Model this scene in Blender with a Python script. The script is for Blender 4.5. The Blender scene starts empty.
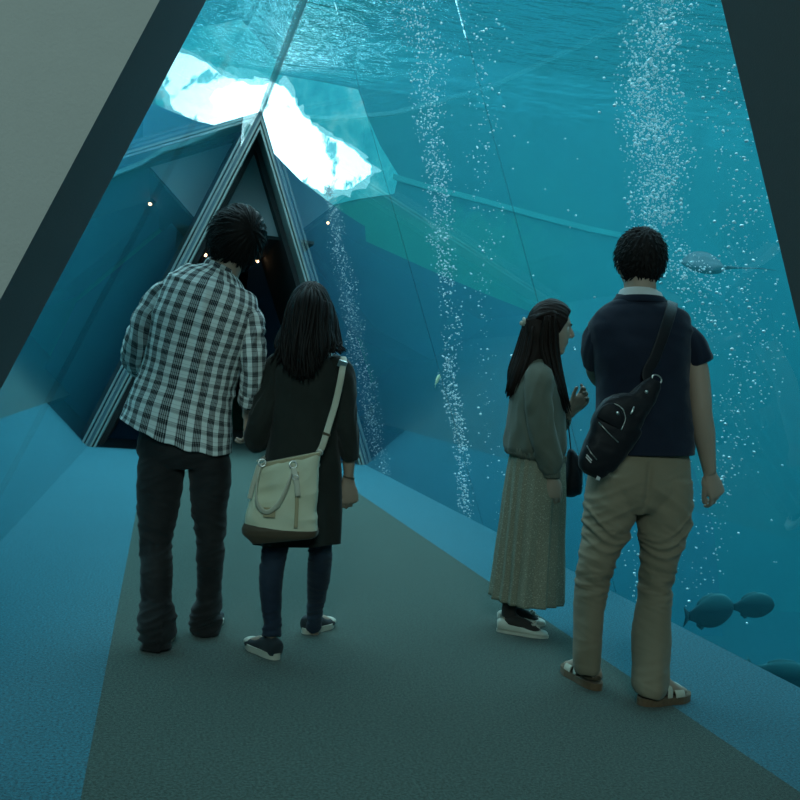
import bpy, math, random
import numpy as np
from mathutils import Vector, Matrix
random.seed(7); RNG = np.random.default_rng(7)
SC = bpy.context.scene
COL = SC.collection
PI = math.pi

# ------------------------------------------------------------------ basics
W, H = 1.731, 4.336            # half width of the glass tunnel at the floor, height of its ridge
TO, TN, TF, TE = 2.11, 2.754, 11.947, 17.0   # wall face, inner portal edge, far portal, end of the tank
SURF = 6.45                     # water level
STRIP = 1.02                   # edge of the blue border

def tag(o, label=None, cat=None, group=None, kind=None):
    if label: o['label'] = label
    if cat: o['category'] = cat
    if group: o['group'] = group
    if kind: o['kind'] = kind
    return o

def empty(name, loc=(0, 0, 0), rz=0, label=None, cat=None, group=None):
    o = bpy.data.objects.new(name, None); COL.objects.link(o)
    o.location = loc; o.rotation_euler = (0, 0, rz); o.empty_display_size = .1
    return tag(o, label, cat, group)

def mesh_of(name, V, F, uv=None, smooth=True):
    me = bpy.data.meshes.new(name)
    me.from_pydata([tuple(map(float, v)) for v in V], [], [tuple(int(i) for i in f) for f in F])
    if smooth: me.polygons.foreach_set('use_smooth', [True] * len(me.polygons))
    if uv is not None:
        l = me.uv_layers.new(name='UVMap')
        l.data.foreach_set('uv', np.asarray(uv, dtype=np.float32).ravel())
    me.update()
    return me

def obj(name, geo, mat, parent=None, smooth=True, uv=None):
    """geo: (V, F) or (V, F, UV) or a ready mesh -> one linked mesh object"""
    if isinstance(geo, bpy.types.Mesh): me = geo
    else:
        if len(geo) == 3: uv = geo[2]
        me = mesh_of(name, geo[0], geo[1], uv, smooth)
    me.name = name
    for m in (mat if isinstance(mat, (list, tuple)) else [mat]): me.materials.append(m)
    o = bpy.data.objects.new(name, me); COL.objects.link(o)
    if parent is not None: o.parent = parent
    return o

def struct(name, geo, mat, smooth=False, label=None, cat=None):
    o = obj(name, geo, mat, None, smooth); o['kind'] = 'structure'
    return tag(o, label, cat)

def join(parts):
    V, F, UV, n, hasuv = [], [], [], 0, all(len(p) == 3 for p in parts)
    for p in parts:
        V.append(np.asarray(p[0], float)); F += [[i + n for i in f] for f in p[1]]; n += len(p[0])
        if hasuv: UV.append(np.asarray(p[2]))
    return (np.vstack(V), F, np.vstack(UV)) if hasuv else (np.vstack(V), F)

def box(x0, x1, y0, y1, z0, z1):
    V = [(x0, y0, z0), (x1, y0, z0), (x1, y1, z0), (x0, y1, z0), (x0, y0, z1), (x1, y0, z1), (x1, y1, z1), (x0, y1, z1)]
    return np.array(V, float), [(3, 2, 1, 0), (4, 5, 6, 7), (0, 1, 5, 4), (1, 2, 6, 5), (2, 3, 7, 6), (3, 0, 4, 7)]

def prism(poly, y0, y1):
    """poly: (x, z) outline, extruded along y"""
    n = len(poly)
    a = sum(poly[i][0] * poly[(i + 1) % n][1] - poly[(i + 1) % n][0] * poly[i][1] for i in range(n))
    if a < 0: poly = poly[::-1]
    V = [(x, y0, z) for x, z in poly] + [(x, y1, z) for x, z in poly]
    F = [tuple(range(n)), tuple(range(2 * n - 1, n - 1, -1))]
    F += [(i, i + n, (i + 1) % n + n, (i + 1) % n) for i in range(n)]
    return np.array(V, float), F

def rot_to(geo, R, t):
    return (np.asarray(geo[0]) @ np.asarray(R).T + np.asarray(t),) + tuple(geo[1:])

# ------------------------------------------------------------------ noise in numpy
_perm = np.random.default_rng(3).permutation(256); _perm = np.concatenate([_perm, _perm, _perm])
_grad = np.random.default_rng(4).normal(size=(256, 3)); _grad /= np.linalg.norm(_grad, axis=1)[:, None]
def pn(P):
    P = np.asarray(P, float); i = np.floor(P).astype(int); f = P - i; i &= 255
    u = f * f * f * (f * (f * 6 - 15) + 10); r = 0
    for dx in (0, 1):
        for dy in (0, 1):
            for dz in (0, 1):
                h = _perm[_perm[_perm[i[:, 0] + dx] + i[:, 1] + dy] + i[:, 2] + dz] & 255
                g = (_grad[h] * (f - np.array([dx, dy, dz]))).sum(1)
                w = (u[:, 0] if dx else 1 - u[:, 0]) * (u[:, 1] if dy else 1 - u[:, 1]) * (u[:, 2] if dz else 1 - u[:, 2])
                r = r + w * g
    return r * 1.5
def ridge(P): return 1 - np.abs(pn(P)) * 2.2          # sharp creases
def sstep(a, b, x):
    t = np.clip((x - a) / (b - a), 0, 1); return t * t * (3 - 2 * t)

# ------------------------------------------------------------------ lofted tubes
def curve(P, m, nd=5):
    """monotone-ish cubic through control rows P -> m rows, evenly spaced by chord length"""
    P = np.asarray(P, float); n = len(P)
    d = np.linalg.norm(np.diff(P[:, :nd], axis=0), axis=1); d = np.maximum(d, 1e-4)
    s = np.concatenate([[0], np.cumsum(d)])
    sl = np.diff(P, axis=0) / d[:, None]
    T = np.zeros_like(P); T[0] = sl[0]; T[-1] = sl[-1]
    for k in range(1, n - 1):
        w = (sl[k - 1] * d[k] + sl[k] * d[k - 1]) / (d[k] + d[k - 1])
        T[k] = w
        rad = np.arange(P.shape[1]) >= 3
        T[k][rad & (sl[k - 1] * sl[k] <= 0)] = 0
    x = np.linspace(0, s[-1], m); k = np.clip(np.searchsorted(s, x, side='right') - 1, 0, n - 2)
    h = d[k]; t = ((x - s[k]) / h)[:, None]; h = h[:, None]
    return ((2*t**3 - 3*t**2 + 1) * P[k] + (t**3 - 2*t**2 + t) * h * T[k] + (-2*t**3 + 3*t**2) * P[k + 1] + (t**3 - t**2) * h * T[k + 1]), x

def tube(ctrl, n=24, m=24, ref=(1, 0, 0), disp=None, caps=(True, True), sq=2.0, rolls=None, thick=None):
    """ctrl rows: x, y, z, a, b : a is the half-width along ref, b across it. disp(theta, s, P, N)->offset along N"""
    C, s = curve(np.asarray(ctrl, float)[:, :5], m)
    c = C[:, :3]; a = C[:, 3]; b = C[:, 4]
    T = np.gradient(c, axis=0); ln = np.linalg.norm(T, axis=1)
    for k in range(1, m):
        if ln[k] < 1e-6 or T[k] @ T[k - 1] < -.2 * ln[k] * ln[k - 1]: T[k] = T[k - 1]; ln[k] = ln[k - 1]
    T /= np.maximum(ln, 1e-9)[:, None]
    ref = np.asarray(ref, float)
    if ref.ndim == 1: ref = np.tile(ref, (m, 1))
    else: ref = curve(np.hstack([np.asarray(ctrl)[:, :3], ref]), m)[0][:, 3:6]
    A = ref - (ref * T).sum(1)[:, None] * T; A /= np.linalg.norm(A, axis=1)[:, None]
    B = np.cross(T, A)
    th = np.linspace(0, 2 * PI, n, endpoint=False)
    e = 2.0 / sq
    cs = np.sign(np.cos(th)) * np.abs(np.cos(th)) ** e; sn = np.sign(np.sin(th)) * np.abs(np.sin(th)) ** e
    P = c[:, None] + (a[:, None] * cs)[..., None] * A[:, None] + (b[:, None] * sn)[..., None] * B[:, None]
    Nn = (cs[None] * b[:, None])[..., None] * A[:, None] + (sn[None] * a[:, None])[..., None] * B[:, None]
    Nn /= np.maximum(np.linalg.norm(Nn, axis=2), 1e-9)[..., None]
    if disp is not None:
        TH = np.tile(th, (m, 1)); S = np.tile(s[:, None], (1, n))
        d = disp(TH.ravel(), S.ravel(), P.reshape(-1, 3), Nn.reshape(-1, 3))
        d = np.asarray(d)
        P = P + (d.reshape(m, n, 1) * Nn if d.ndim == 1 else d.reshape(m, n, 3))
    V = P.reshape(-1, 3); F = []; UV = []
    circ = 2 * PI * float(np.mean(np.sqrt((a * a + b * b) / 2)))
    for j in range(m - 1):
        for i in range(n):
            F.append((j * n + i, j * n + (i + 1) % n, (j + 1) * n + (i + 1) % n, (j + 1) * n + i))
            u0, u1 = circ * i / n, circ * (i + 1) / n
            UV += [(u0, s[j]), (u1, s[j]), (u1, s[j + 1]), (u0, s[j + 1])]
    V = list(V)
    for k, cap in enumerate(caps):
        if not cap: continue
        j = 0 if k == 0 else m - 1
        V.append(P[j].mean(0)); ci = len(V) - 1
        for i in range(n):
            f = (j * n + (i + 1) % n, j * n + i, ci) if k == 0 else (j * n + i, j * n + (i + 1) % n, ci)
            F.append(f); UV += [(circ * i / n, s[j])] * 3
    V = np.array(V)
    return V, F, np.array(UV)

def shell(geo_outer, thickness):
    """turn an open tube into a cloth with an inside: not used for closed ones"""
    return geo_outer

def sphere(c=(0, 0, 0), r=(1, 1, 1), nu=24, nv=16, fn=None):
    V = [(0, 0, -1)]
    for j in range(1, nv):
        p = -PI / 2 + PI * j / nv
        for i in range(nu):
            q = 2 * PI * i / nu; V.append((math.cos(p) * math.cos(q), math.cos(p) * math.sin(q), math.sin(p)))
    V.append((0, 0, 1)); V = np.array(V); n = len(V)
    F = [(0, 1 + (i + 1) % nu, 1 + i) for i in range(nu)]
    for j in range(nv - 2):
        for i in range(nu):
            a = 1 + j * nu + i; b = 1 + j * nu + (i + 1) % nu; F.append((a, b, b + nu, a + nu))
    o = 1 + (nv - 2) * nu
    F += [(o + i, o + (i + 1) % nu, n - 1) for i in range(nu)]
    if fn is not None: return fn(V), F
    return V * np.array(r) + np.array(c), F

def torus(R, r, n=32, k=10, sx=1, sy=1):
    V, F = [], []
    for i in range(n):
        a = 2 * PI * i / n
        for j in range(k):
            b = 2 * PI * j / k; V.append(((R + r * math.cos(b)) * math.cos(a) * sx, (R + r * math.cos(b)) * math.sin(a) * sy, r * math.sin(b)))
    for i in range(n):
        for j in range(k):
            F.append((i * k + j, ((i + 1) % n) * k + j, ((i + 1) % n) * k + (j + 1) % k, i * k + (j + 1) % k))
    return np.array(V), F

def remesh(parts, voxel, smooth=2, post=None):
    """union of closed overlapping pieces -> one continuous surface"""
    V, F = join([(p[0], p[1]) for p in parts])[:2]
    me = mesh_of('union', V, F); o = bpy.data.objects.new('union', me); COL.objects.link(o)
    md = o.modifiers.new('r', 'REMESH'); md.mode = 'VOXEL'; md.voxel_size = voxel; md.use_smooth_shade = True
    dg = bpy.context.evaluated_depsgraph_get(); dg.update()
    out = bpy.data.meshes.new_from_object(o.evaluated_get(dg))
    bpy.data.objects.remove(o); bpy.data.meshes.remove(me)
    n = len(out.vertices); co = np.empty(n * 3); out.vertices.foreach_get('co', co); co = co.reshape(-1, 3)
    ed = np.empty(len(out.edges) * 2, dtype=np.int64); out.edges.foreach_get('vertices', ed); ed = ed.reshape(-1, 2)
    deg = np.bincount(ed.ravel(), minlength=n).astype(float)[:, None]
    def lap(X):
        S = np.zeros_like(X)
        for k in range(3):
            S[:, k] = np.bincount(ed[:, 0], X[ed[:, 1], k], n) + np.bincount(ed[:, 1], X[ed[:, 0], k], n)
        return S / np.maximum(deg, 1)
    for _ in range(smooth):
        co = co + .5 * (lap(co) - co); co = co - .2 * (lap(co) - co)
    out.vertices.foreach_set('co', co.ravel()); out.update()
    if post is not None:
        nr = np.empty(n * 3); out.vertex_normals.foreach_get('vector', nr); nr = nr.reshape(-1, 3)
        co = co + post(co, nr)[:, None] * nr
        out.vertices.foreach_set('co', co.ravel())
    out.polygons.foreach_set('use_smooth', [True] * len(out.polygons)); out.update()
    out.materials.clear()
    return out

# ------------------------------------------------------------------ materials
class NT:
    def __init__(s, name):
        s.m = bpy.data.materials.new(name); s.m.use_nodes = True; s.t = s.m.node_tree; s.t.nodes.clear()
        s.out = s.t.nodes.new('ShaderNodeOutputMaterial')
    def n(s, typ, **kw):
        nd = s.t.nodes.new('ShaderNode' + typ)
        for k, v in kw.items():
            if k[0] == '_': setattr(nd, k[1:], v)
            else: s.set(nd, k, v)
        return nd
    def set(s, nd, k, v):
        k = int(k[1:]) if k[0] == 'i' and k[1:].isdigit() else k.replace('__', ' ')
        i = nd.inputs[k]
        if hasattr(v, 'is_linked') or isinstance(v, bpy.types.NodeSocket): s.t.links.new(v, i)
        elif isinstance(v, bpy.types.Node): s.t.links.new(v.outputs[0], i)
        else:
            if isinstance(v, (tuple, list)) and len(v) == 3 and i.type == 'RGBA': v = (*v, 1)
            i.default_value = v
    def math(s, op, a, b=0, c=0):
        nd = s.n('Math', _operation=op); s.set(nd, 'i0', a); s.set(nd, 'i1', b)
        if op in ('MULTIPLY_ADD', 'SMOOTH_MIN', 'COMPARE'): s.set(nd, 'i2', c)
        return nd.outputs[0]
    def mix(s, f, a, b):
        nd = s.n('Mix', _data_type='RGBA'); s.set(nd, 'i0', f); s.set(nd, 'i6', a); s.set(nd, 'i7', b); return nd.outputs[2]
    def ramp(s, f, stops):
        nd = s.n('ValToRGB'); s.set(nd, 'Fac', f); r = nd.color_ramp
        while len(r.elements) < len(stops): r.elements.new(.5)
        for e, (p, c) in zip(r.elements, stops): e.position = p; e.color = (*c, 1) if len(c) == 3 else c
        return nd.outputs[0]
    def co(s, kind='Object', scale=(1, 1, 1), rot=(0, 0, 0)):
        t = s.n('TexCoord'); mp = s.n('Mapping', Vector=t.outputs[kind], Scale=scale, Rotation=rot); return mp.outputs[0]
    def noise(s, vec, scale, detail=3, rough=.55):
        return s.n('TexNoise', Vector=vec, Scale=scale, Detail=detail, Roughness=rough).outputs[0]
    def bump(s, h, strength=.3, dist=.01):
        return s.n('Bump', Height=h, Strength=strength, Distance=dist).outputs[0]
    def bsdf(s, color, rough=.8, metal=0, normal=None, spec=.5, **kw):
        b = s.n('BsdfPrincipled'); s.set(b, 'Base Color', color); s.set(b, 'Roughness', rough); s.set(b, 'Metallic', metal)
        s.set(b, 'Specular IOR Level', spec)
        if normal is not None: s.set(b, 'Normal', normal)
        for k, v in kw.items(): s.set(b, k.replace('_', ' '), v)
        s.t.links.new(b.outputs[0], s.out.inputs[0]); return b

def srgb(r, g, b):
    f = lambda c: ((c / 255 + .055) / 1.055) ** 2.4 if c > 10 else c / 255 / 12.92
    return (f(r), f(g), f(b))

def plain(name, c, rough=.6, metal=0, spec=.5, nscale=0, var=.25, bump=0, bscale=200, coords='Object'):
    t = NT(name); v = t.co(coords)
    col = t.mix(t.noise(v, nscale), tuple(x * (1 - var) for x in c), tuple(min(1, x * (1 + var)) for x in c)) if nscale else c
    t.bsdf(col, rough, metal, t.bump(t.noise(v, bscale), bump, .004) if bump else None, spec)
    return t.m

def mat_carpet(name, c, c2):
    t = NT(name); v = t.co()
    f1 = t.noise(v, 105, 3, .8); f2 = t.noise(v, 1.3, 3)
    col = t.mix(t.ramp(f1, [(.38, (0, 0, 0)), (.62, (1, 1, 1))]), c, c2)
    col = t.mix(t.math('MULTIPLY', f2, .16), col, tuple(x * .5 for x in c))
    t.bsdf(col, .95, 0, t.bump(t.noise(v, 320, 2), .5, .006), .15, Sheen_Weight=.15)
    return t.m

def mat_glass(name, ior=1.6, tint=(.93, .975, .97)):
    """thick clear acrylic seen as one sheet: Fresnel mirror over a clear tint"""
    t = NT(name)
    fr = t.n('Fresnel', IOR=ior)
    g = t.n('BsdfGlossy', Color=(1, 1, 1, 1), Roughness=.012)
    tr = t.n('BsdfTransparent', Color=(*tint, 1))
    mx = t.n('MixShader'); t.set(mx, 'Fac', fr); t.set(mx, 'i1', tr); t.set(mx, 'i2', g)
    t.t.links.new(mx.outputs[0], t.out.inputs[0]); return t.m

def mat_emit(name, c, s):
    t = NT(name); e = t.n('Emission', Color=(*c, 1), Strength=s); t.t.links.new(e.outputs[0], t.out.inputs[0]); return t.m
# ================================================================== SETTING
M = {}
M['carpet'] = mat_carpet('grey green carpet', (.007, .023, .018), (.050, .097, .081))
M['carpet_blue'] = mat_carpet('blue carpet', (.003, .055, .078), (.018, .195, .260))
M['plaster'] = plain('grey plaster', (.42, .425, .415), .9, nscale=14, var=.05, bump=.35, bscale=150)
M['dark_plaster'] = plain('dark grey plaster', (.10, .112, .115), .85, nscale=20, var=.06, bump=.3, bscale=170)
M['black'] = plain('black paint', (.012, .012, .013), .7)
M['metal'] = plain('grey green metal', (.33, .40, .38), .45, .35, nscale=8, var=.05)
M['metal_dark'] = plain('dark groove metal', (.06, .085, .085), .5, .3)
M['metal_blue'] = plain('blue grey gasket', (.10, .17, .20), .5)
M['corridor'] = plain('charcoal corridor paint', (.035, .037, .038), .75)
M['transom'] = plain('grey panel', (.50, .53, .54), .8, nscale=60, var=.03)
M['glass'] = mat_glass('clear acrylic')
M['seam'] = mat_glass('bonded acrylic seam', 1.4, (.80, .87, .87))
def mat_bead():
    t = NT('pale clear bead'); a = t.n('BsdfDiffuse', Color=(.62, .68, .68, 1)); b = t.n('BsdfTransparent', Color=(.85, .93, .93, 1))
    mx = t.n('MixShader', Fac=.55); t.set(mx, 'i1', a); t.set(mx, 'i2', b); t.t.links.new(mx.outputs[0], t.out.inputs[0]); return t.m
M['bead'] = mat_bead()
def mat_tank():
    t = NT('blue tank paint with green zone'); v = t.co(); n = t.noise(v, .35, 3); n2 = t.noise(v, 2.0, 4)
    c = t.mix(t.ramp(n, [(.42, (0, 0, 0)), (.62, (1, 1, 1))]), (.012, .110, .135), (.020, .155, .150))
    c = t.mix(t.math('MULTIPLY', n2, .5), c, (.010, .10, .118))
    # greener zone low and to the left, ragged edge
    sp = t.n('SeparateXYZ', Vector=v); rag = t.math('MULTIPLY', t.noise(v, 1.4, 4, .65), 2.2)
    a1 = t.ramp(t.math('MULTIPLY_ADD', t.math('ADD', sp.outputs[2], rag), -1.2, 7.1), [(.3, (0, 0, 0)), (.8, (1, 1, 1))])
    a2 = t.ramp(t.math('MULTIPLY_ADD', t.math('ADD', sp.outputs[0], rag), -.35, 3.0), [(.2, (0, 0, 0)), (.8, (1, 1, 1))])
    c = t.mix(t.math('MULTIPLY', t.math('MULTIPLY', a1, a2), .75), c, (.03, .24, .15))
    t.bsdf(c, .85, 0, None, .3); return t.m
M['tank'] = mat_tank()
M['tank_floor'] = plain('tank floor', (.004, .020, .032), .9, nscale=2, var=.3)
M['bank'] = plain('dark blue ledge', (.013, .060, .120), .8, nscale=1.5, var=.25, bump=.2, bscale=6)
M['bank_blue'] = plain('blue ledge', (.035, .17, .29), .8, nscale=1.2, var=.15)
M['coping'] = plain('pale coping', (.28, .50, .55), .6, nscale=5, var=.15)
def mat_sky_window():
    t = NT('daylight through the water'); v = t.co('Object', (1.4, 1, .75), (0, -.7, 0)); n = t.noise(v, 1.9, 5, .62)
    c = t.ramp(n, [(.27, (.035, .16, .18)), (.37, (.12, .26, .27)), (.43, (.85, .97, 1.0))])
    e = t.n('Emission', Strength=5.0); t.set(e, 'Color', c); t.t.links.new(e.outputs[0], t.out.inputs[0]); return t.m
M['bright'] = mat_sky_window()
def mat_sky_wash():
    t = NT('painted rippled daylight'); v = t.co('Object', (1, 1, .7), (0, .6, 0)); n = t.noise(v, 2.4, 4, .65)
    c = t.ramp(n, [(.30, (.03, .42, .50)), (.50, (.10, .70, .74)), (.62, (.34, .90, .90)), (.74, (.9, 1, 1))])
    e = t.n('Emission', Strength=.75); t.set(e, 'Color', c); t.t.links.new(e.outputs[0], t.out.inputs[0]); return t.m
M['pale'] = mat_sky_wash(); M['halo'] = mat_emit('painted daylight glow', (.55, .95, .98), 1.25)
M['waterline'] = plain('pale waterline reflection', (.05, .30, .26), .8, nscale=2.5, var=.35)
M['lamp'] = mat_emit('warm downlight', (1.0, .66, .36), 7.0)

# ---- floor and its borders
struct('floor', prism([(-STRIP, -.12), (STRIP, -.12), (STRIP, 0), (-STRIP, 0)], -5, TE + 4), M['carpet'])
struct('trim_1', prism([(-W, -.12), (-STRIP, -.12), (-STRIP, 0), (-W, 0)], -5, TF), M['carpet_blue'])
struct('trim_2', prism([(STRIP, -.12), (W, -.12), (W, 0), (STRIP, 0)], -5, TF), M['carpet_blue'])
struct('floor_hall', join([box(-5, -W, -5, TN, -.12, 0), box(W, 5, -5, TN, -.12, 0)]), M['carpet'])

# ---- wall with the triangular portal (its face towards the hall, its reveal in dark plaster)
def portal_wall(y0, y1):
    o = [(-5, 0), (-W, 0), (0, H), (0, 7.9), (-5, 7.9)]
    return prism(o, y0, y1), prism([(-x, z) for x, z in o], y0, y1)
L, R = portal_wall(TO, TN)
struct('wall_front_left', L, [M['plaster'], M['dark_plaster']])
struct('wall_front_right', R, [M['plaster'], M['dark_plaster']])
for nm in ('wall_front_left', 'wall_front_right'):
    for p in bpy.data.objects[nm].data.polygons:
        c = p.center
        if abs(p.normal.y) < .5 and abs(abs(c.x) / W + c.z / H - 1) < .02: p.material_index = 1
# ---- hall behind the viewer
struct('wall_hall_left', box(-5.2, -5, -5, TO, 0, 7.9), M['plaster'])
struct('wall_hall_right', box(5, 5.2, -5, TO, 0, 7.9), M['plaster'])
struct('wall_hall_back', box(-5.2, 5.2, -5.2, -5, 0, 7.9), M['dark_plaster'])
struct('ceiling', box(-5.2, 5.2, -5.2, TN, 7.9, 8.1), M['dark_plaster'])

# ---- acrylic panes of the tunnel, bonded seams, ridge seam
def pane(side, y0, y1, th=.03):
    # a sheet lying along the sloping side, th thick, outwards
    nx, nz = H / math.hypot(W, H), W / math.hypot(W, H)
    a = (W, 0); b = (0, H)
    q = [a, b, (b[0] + nx * 1e-4, b[1] + th / nz), (a[0] + th / nx, 0)]
    return prism([(side * x, z) for x, z in q], y0, y1)
def pane_sheet(side, y0, y1):
    V = np.array([(side * W, y0, 0), (side * W, y1, 0), (0, y1, H), (0, y0, H)], float)
    return V, [(0, 1, 2, 3) if side < 0 else (3, 2, 1, 0)]
k = 1
for side, ys in ((-1, (TN, 4.43, TF)), (1, (TN, 4.92, 7.27, TF))):
    for y0, y1 in zip(ys[:-1], ys[1:]):
        struct('window_%d' % k, pane_sheet(side, y0, y1), M['glass']); k += 1
def seam(side, y, w=.012, out=.012):
    nx, nz = H / math.hypot(W, H), W / math.hypot(W, H)
    V = []
    for (x, z) in ((W, 0), (0, H)):
        for dy, o in ((-w, .004), (w, .004), (w, out), (-w, out)):
            V.append((side * (x + nx * o), y + dy, z + nz * o))
    F = [(0, 1, 5, 4), (1, 2, 6, 5), (2, 3, 7, 6), (3, 0, 4, 7), (3, 2, 1, 0), (4, 5, 6, 7)]
    return np.array(V), F
struct('trim_3', seam(-1, 4.43, .016, .03), M['seam'])
struct('trim_4', seam(1, 4.92, .008), M['seam'])
struct('trim_5', seam(1, 7.27, .008), M['seam'])
struct('trim_6', prism([(-.017, H - .043), (.017, H - .043), (.0, H + .02)], TN, TF), M['bead'])

# ---- far portal: stepped metal frame and the dark corridor behind it
def tri(w, d): return [(-W + d, w), (W - d, w), (0, H - d * 2.3)]
def frame(d0, d1, y0, y1):
    """triangular band between insets d0 and d1, no sill"""
    s = H / W
    out = []
    for sg in (-1, 1):
        q = [(sg * (W - d0), 0), (sg * (W - d1), 0), (0, H - d1 * s), (0, H - d0 * s)]
        out.append(prism(q, y0, y1))
    return join(out)
t = empty('door_1', (0, 0, 0)); t['kind'] = 'structure'
obj('gasket', frame(.0, .02, TF - .05, TF + .3), M['metal_blue'], t, False)
obj('outer_frame', frame(.02, .045, TF - .10, TF + .3), M['metal'], t, False)
obj('groove', frame(.045, .066, TF - .04, TF + .3), M['metal_dark'], t, False)
obj('inner_frame', frame(.066, .092, TF - .12, TF + .3), M['metal'], t, False)
# corridor prism: black reveal, grey panel over a dark doorway
s = H / W
def tube_prism(d0, d1, y0, y1): return frame(d0, d1, y0, y1)
struct('wall_corridor', tube_prism(-.02, .16, TF + .3, TE + 4), M['corridor'])
ZT = 2.90
struct('wall_over_door', prism([(-(W - .16) * (1 - ZT / (H - .16 * s)), ZT), ((W - .16) * (1 - ZT / (H - .16 * s)), ZT), (0, H - .16 * s)], 12.5, 12.6), M['transom'])
struct('ceiling_corridor', prism([(-.9, ZT - .04), (.9, ZT - .04), (.9, ZT), (-.9, ZT)], 12.52, TE + 4), M['corridor'])
for (x, y, lb_) in ((.345, 14.6, 'small warm spotlight under the dark corridor ceiling right of the plaid shirt'), (-.44, 14.6, 'small warm spotlight under the dark corridor ceiling, left of the other one')):
    sp_ = empty('ceiling_spotlight', (x, y, 2.86), 0, lb_, 'lamp')
    obj('housing', tube([(0, 0, 0, .045, .045), (0, 0, -.05, .045, .045), (0, 0, -.052, .040, .040), (0, 0, -.03, .036, .036)], 24, 14), M['black'], sp_)
    obj('bulb', sphere((0, 0, -.075), (.024, .024, .024), 16, 12), M['lamp'], sp_)
    obj('stem', tube([(0, 0, -.02, .012, .012), (0, 0, -.06, .012, .012)], 10, 4), M['black'], sp_)
struct('wall_corridor_end', box(-2, 2, TE + 3.8, TE + 4, 0, 3.2), M['black'])

# ---- tank around the tunnel
XL, XR, ZB = -10.0, 15.0, -3.0
struct('wall_tank_back', box(XL, XR, TE, TE + .2, ZB, SURF + .9), M['tank'])
struct('wall_tank_left', box(XL - .2, XL, TN, TE, ZB, SURF + .9), M['tank'])
struct('wall_tank_right', box(XR, XR + .2, TN, TE, ZB, SURF + .9), M['tank'])
struct('wall_tank_front', join([box(XL, -5, TN - .1, TN, ZB, 7.9), box(5, XR, TN - .1, TN, ZB, 7.9), box(-5, 5, TN - .1, TN, ZB, -.12)]), M['tank'])
struct('floor_tank', box(XL, XR, TN, TE, ZB - .2, ZB), M['tank_floor'])
struct('floor_plinth', prism([(-W - .02, ZB), (W + .02, ZB), (W + .02, -.12), (-W - .02, -.12)], TN, TE), M['tank_floor'])
struct('wall_corridor_shell', frame(-.03, -.02, TF + .06, TE), M['bank'])

# sloping dark ledge at the far end of the tank, right of the portal, and one with a pale coping on the left
lr = [(.25, 4.70), (.42, 4.62), (.94, 4.2), (1.64, 3.80), (1.70, 3.77), (2.06, 3.60), (2.10, 3.36), (3.22, 3.02), (4.13, 2.76), (5.06, 2.52), (6.2, 2.2), (7.2, 1.6), (8.2, .6), (9.0, -1.0), (9.4, -2.9)]
struct('wall_ledge_right', prism([(.25, 1.0)] + [(1.8, ZB)] + [(9.4, ZB)] + lr[::-1], 15.0, TE), M['bank'])
ll = [(-.05, 4.93), (-.59, 4.58), (-.95, 4.37), (-1.17, 4.29), (-1.52, 4.01), (-1.9, 3.79), (-2.4, 3.5), (-4, 2.9), (-7, 2.3), (XL, 2.0)]
struct('wall_ledge_left', prism([(-.05, 1.0), (-1.8, ZB), (XL, ZB)] + ll[::-1], 14.8, TE), M['bank'])
def ribbon(pts, wv, y0, y1):
    return prism([(x, z) for x, z in pts] + [(x, z + wv) for x, z in pts[::-1]], y0, y1)
struct('trim_7', ribbon(ll, .07, 14.7, 15.2), M['coping'])
lb = [(-.02, 5.16), (-.35, 5.14), (-.77, 5.18), (-1.22, 5.21), (-1.8, 5.15), (-4, 5.0), (XL, 4.9)]
struct('wall_ledge_upper', prism([(-.02, 2.0), (-2, ZB), (XL, ZB)] + lb[::-1], 15.6, TE), M['bank_blue'])
# daylight through the water: a glowing sheet on the end wall, painted glow around
daylight_patch = [(-.42, 5.45), (-.50, 5.8), (-.30, 6.05), (-.05, 6.25), (.2, 6.32), (.62, 6.25), (.95, 6.05), (1.1, 5.75), (1.5, 5.5), (1.95, 5.36), (2.5, 5.02), (2.42, 4.88), (2.12, 4.62), (1.61, 4.42), (1.30, 4.55), (.9, 4.6), (.4, 4.5), (-.02, 4.8)]
def ragged(poly, grow, amp, seed, n=9):
    cx_ = sum(p[0] for p in poly) / len(poly); cz_ = sum(p[1] for p in poly) / len(poly); out = []; k_ = len(poly)
    for i in range(k_):
        for j in range(n):
            f = j / n; x = poly[i][0] * (1 - f) + poly[(i + 1) % k_][0] * f; z = poly[i][1] * (1 - f) + poly[(i + 1) % k_][1] * f
            d = math.hypot(x - cx_, z - cz_); w_ = grow + amp * (float(pn(np.array([[x * 3.1, z * 3.1, seed]]))[0]) + .6 * float(pn(np.array([[x * 9, z * 9, seed]]))[0]))
            out.append((x + (x - cx_) / d * w_, min(SURF - .02, z + (z - cz_) / d * w_)))
    return out
def sheet(poly, y):
    return np.array([(x, y, z) for x, z in poly]), [tuple(range(len(poly)))]
halo = ragged(daylight_patch, .13, .22, 4.0); daylight_patch = ragged(daylight_patch, .0, .12, 1.0)
struct('window_8', prism(halo, TE - .045, TE - .02), M['halo'])  # emissive ring added round the bright sheet to soften its edge
struct('window_6', prism(daylight_patch, TE - .07, TE - .02), M['bright'])  # glowing sheet, stands in for the daylight through the water
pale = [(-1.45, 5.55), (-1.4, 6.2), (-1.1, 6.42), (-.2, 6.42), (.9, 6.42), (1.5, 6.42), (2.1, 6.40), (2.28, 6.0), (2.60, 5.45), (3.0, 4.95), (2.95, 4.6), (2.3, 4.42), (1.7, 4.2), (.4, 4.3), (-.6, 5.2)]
struct('window_7', prism(pale, TE - .02, TE - .005), M['pale'])  # glowing sheet, paints the pale cyan spread of the daylight
struct('waterline_glint', ribbon([(2.9, 4.86), (3.6, 4.76), (4.6, 4.66), (5.9, 4.50), (6.9, 4.40), (7.6, 4.36)], .10, TE - .05, TE), M['waterline'])  # reflection of the waterline, painted as a pale strip on the wall

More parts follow.
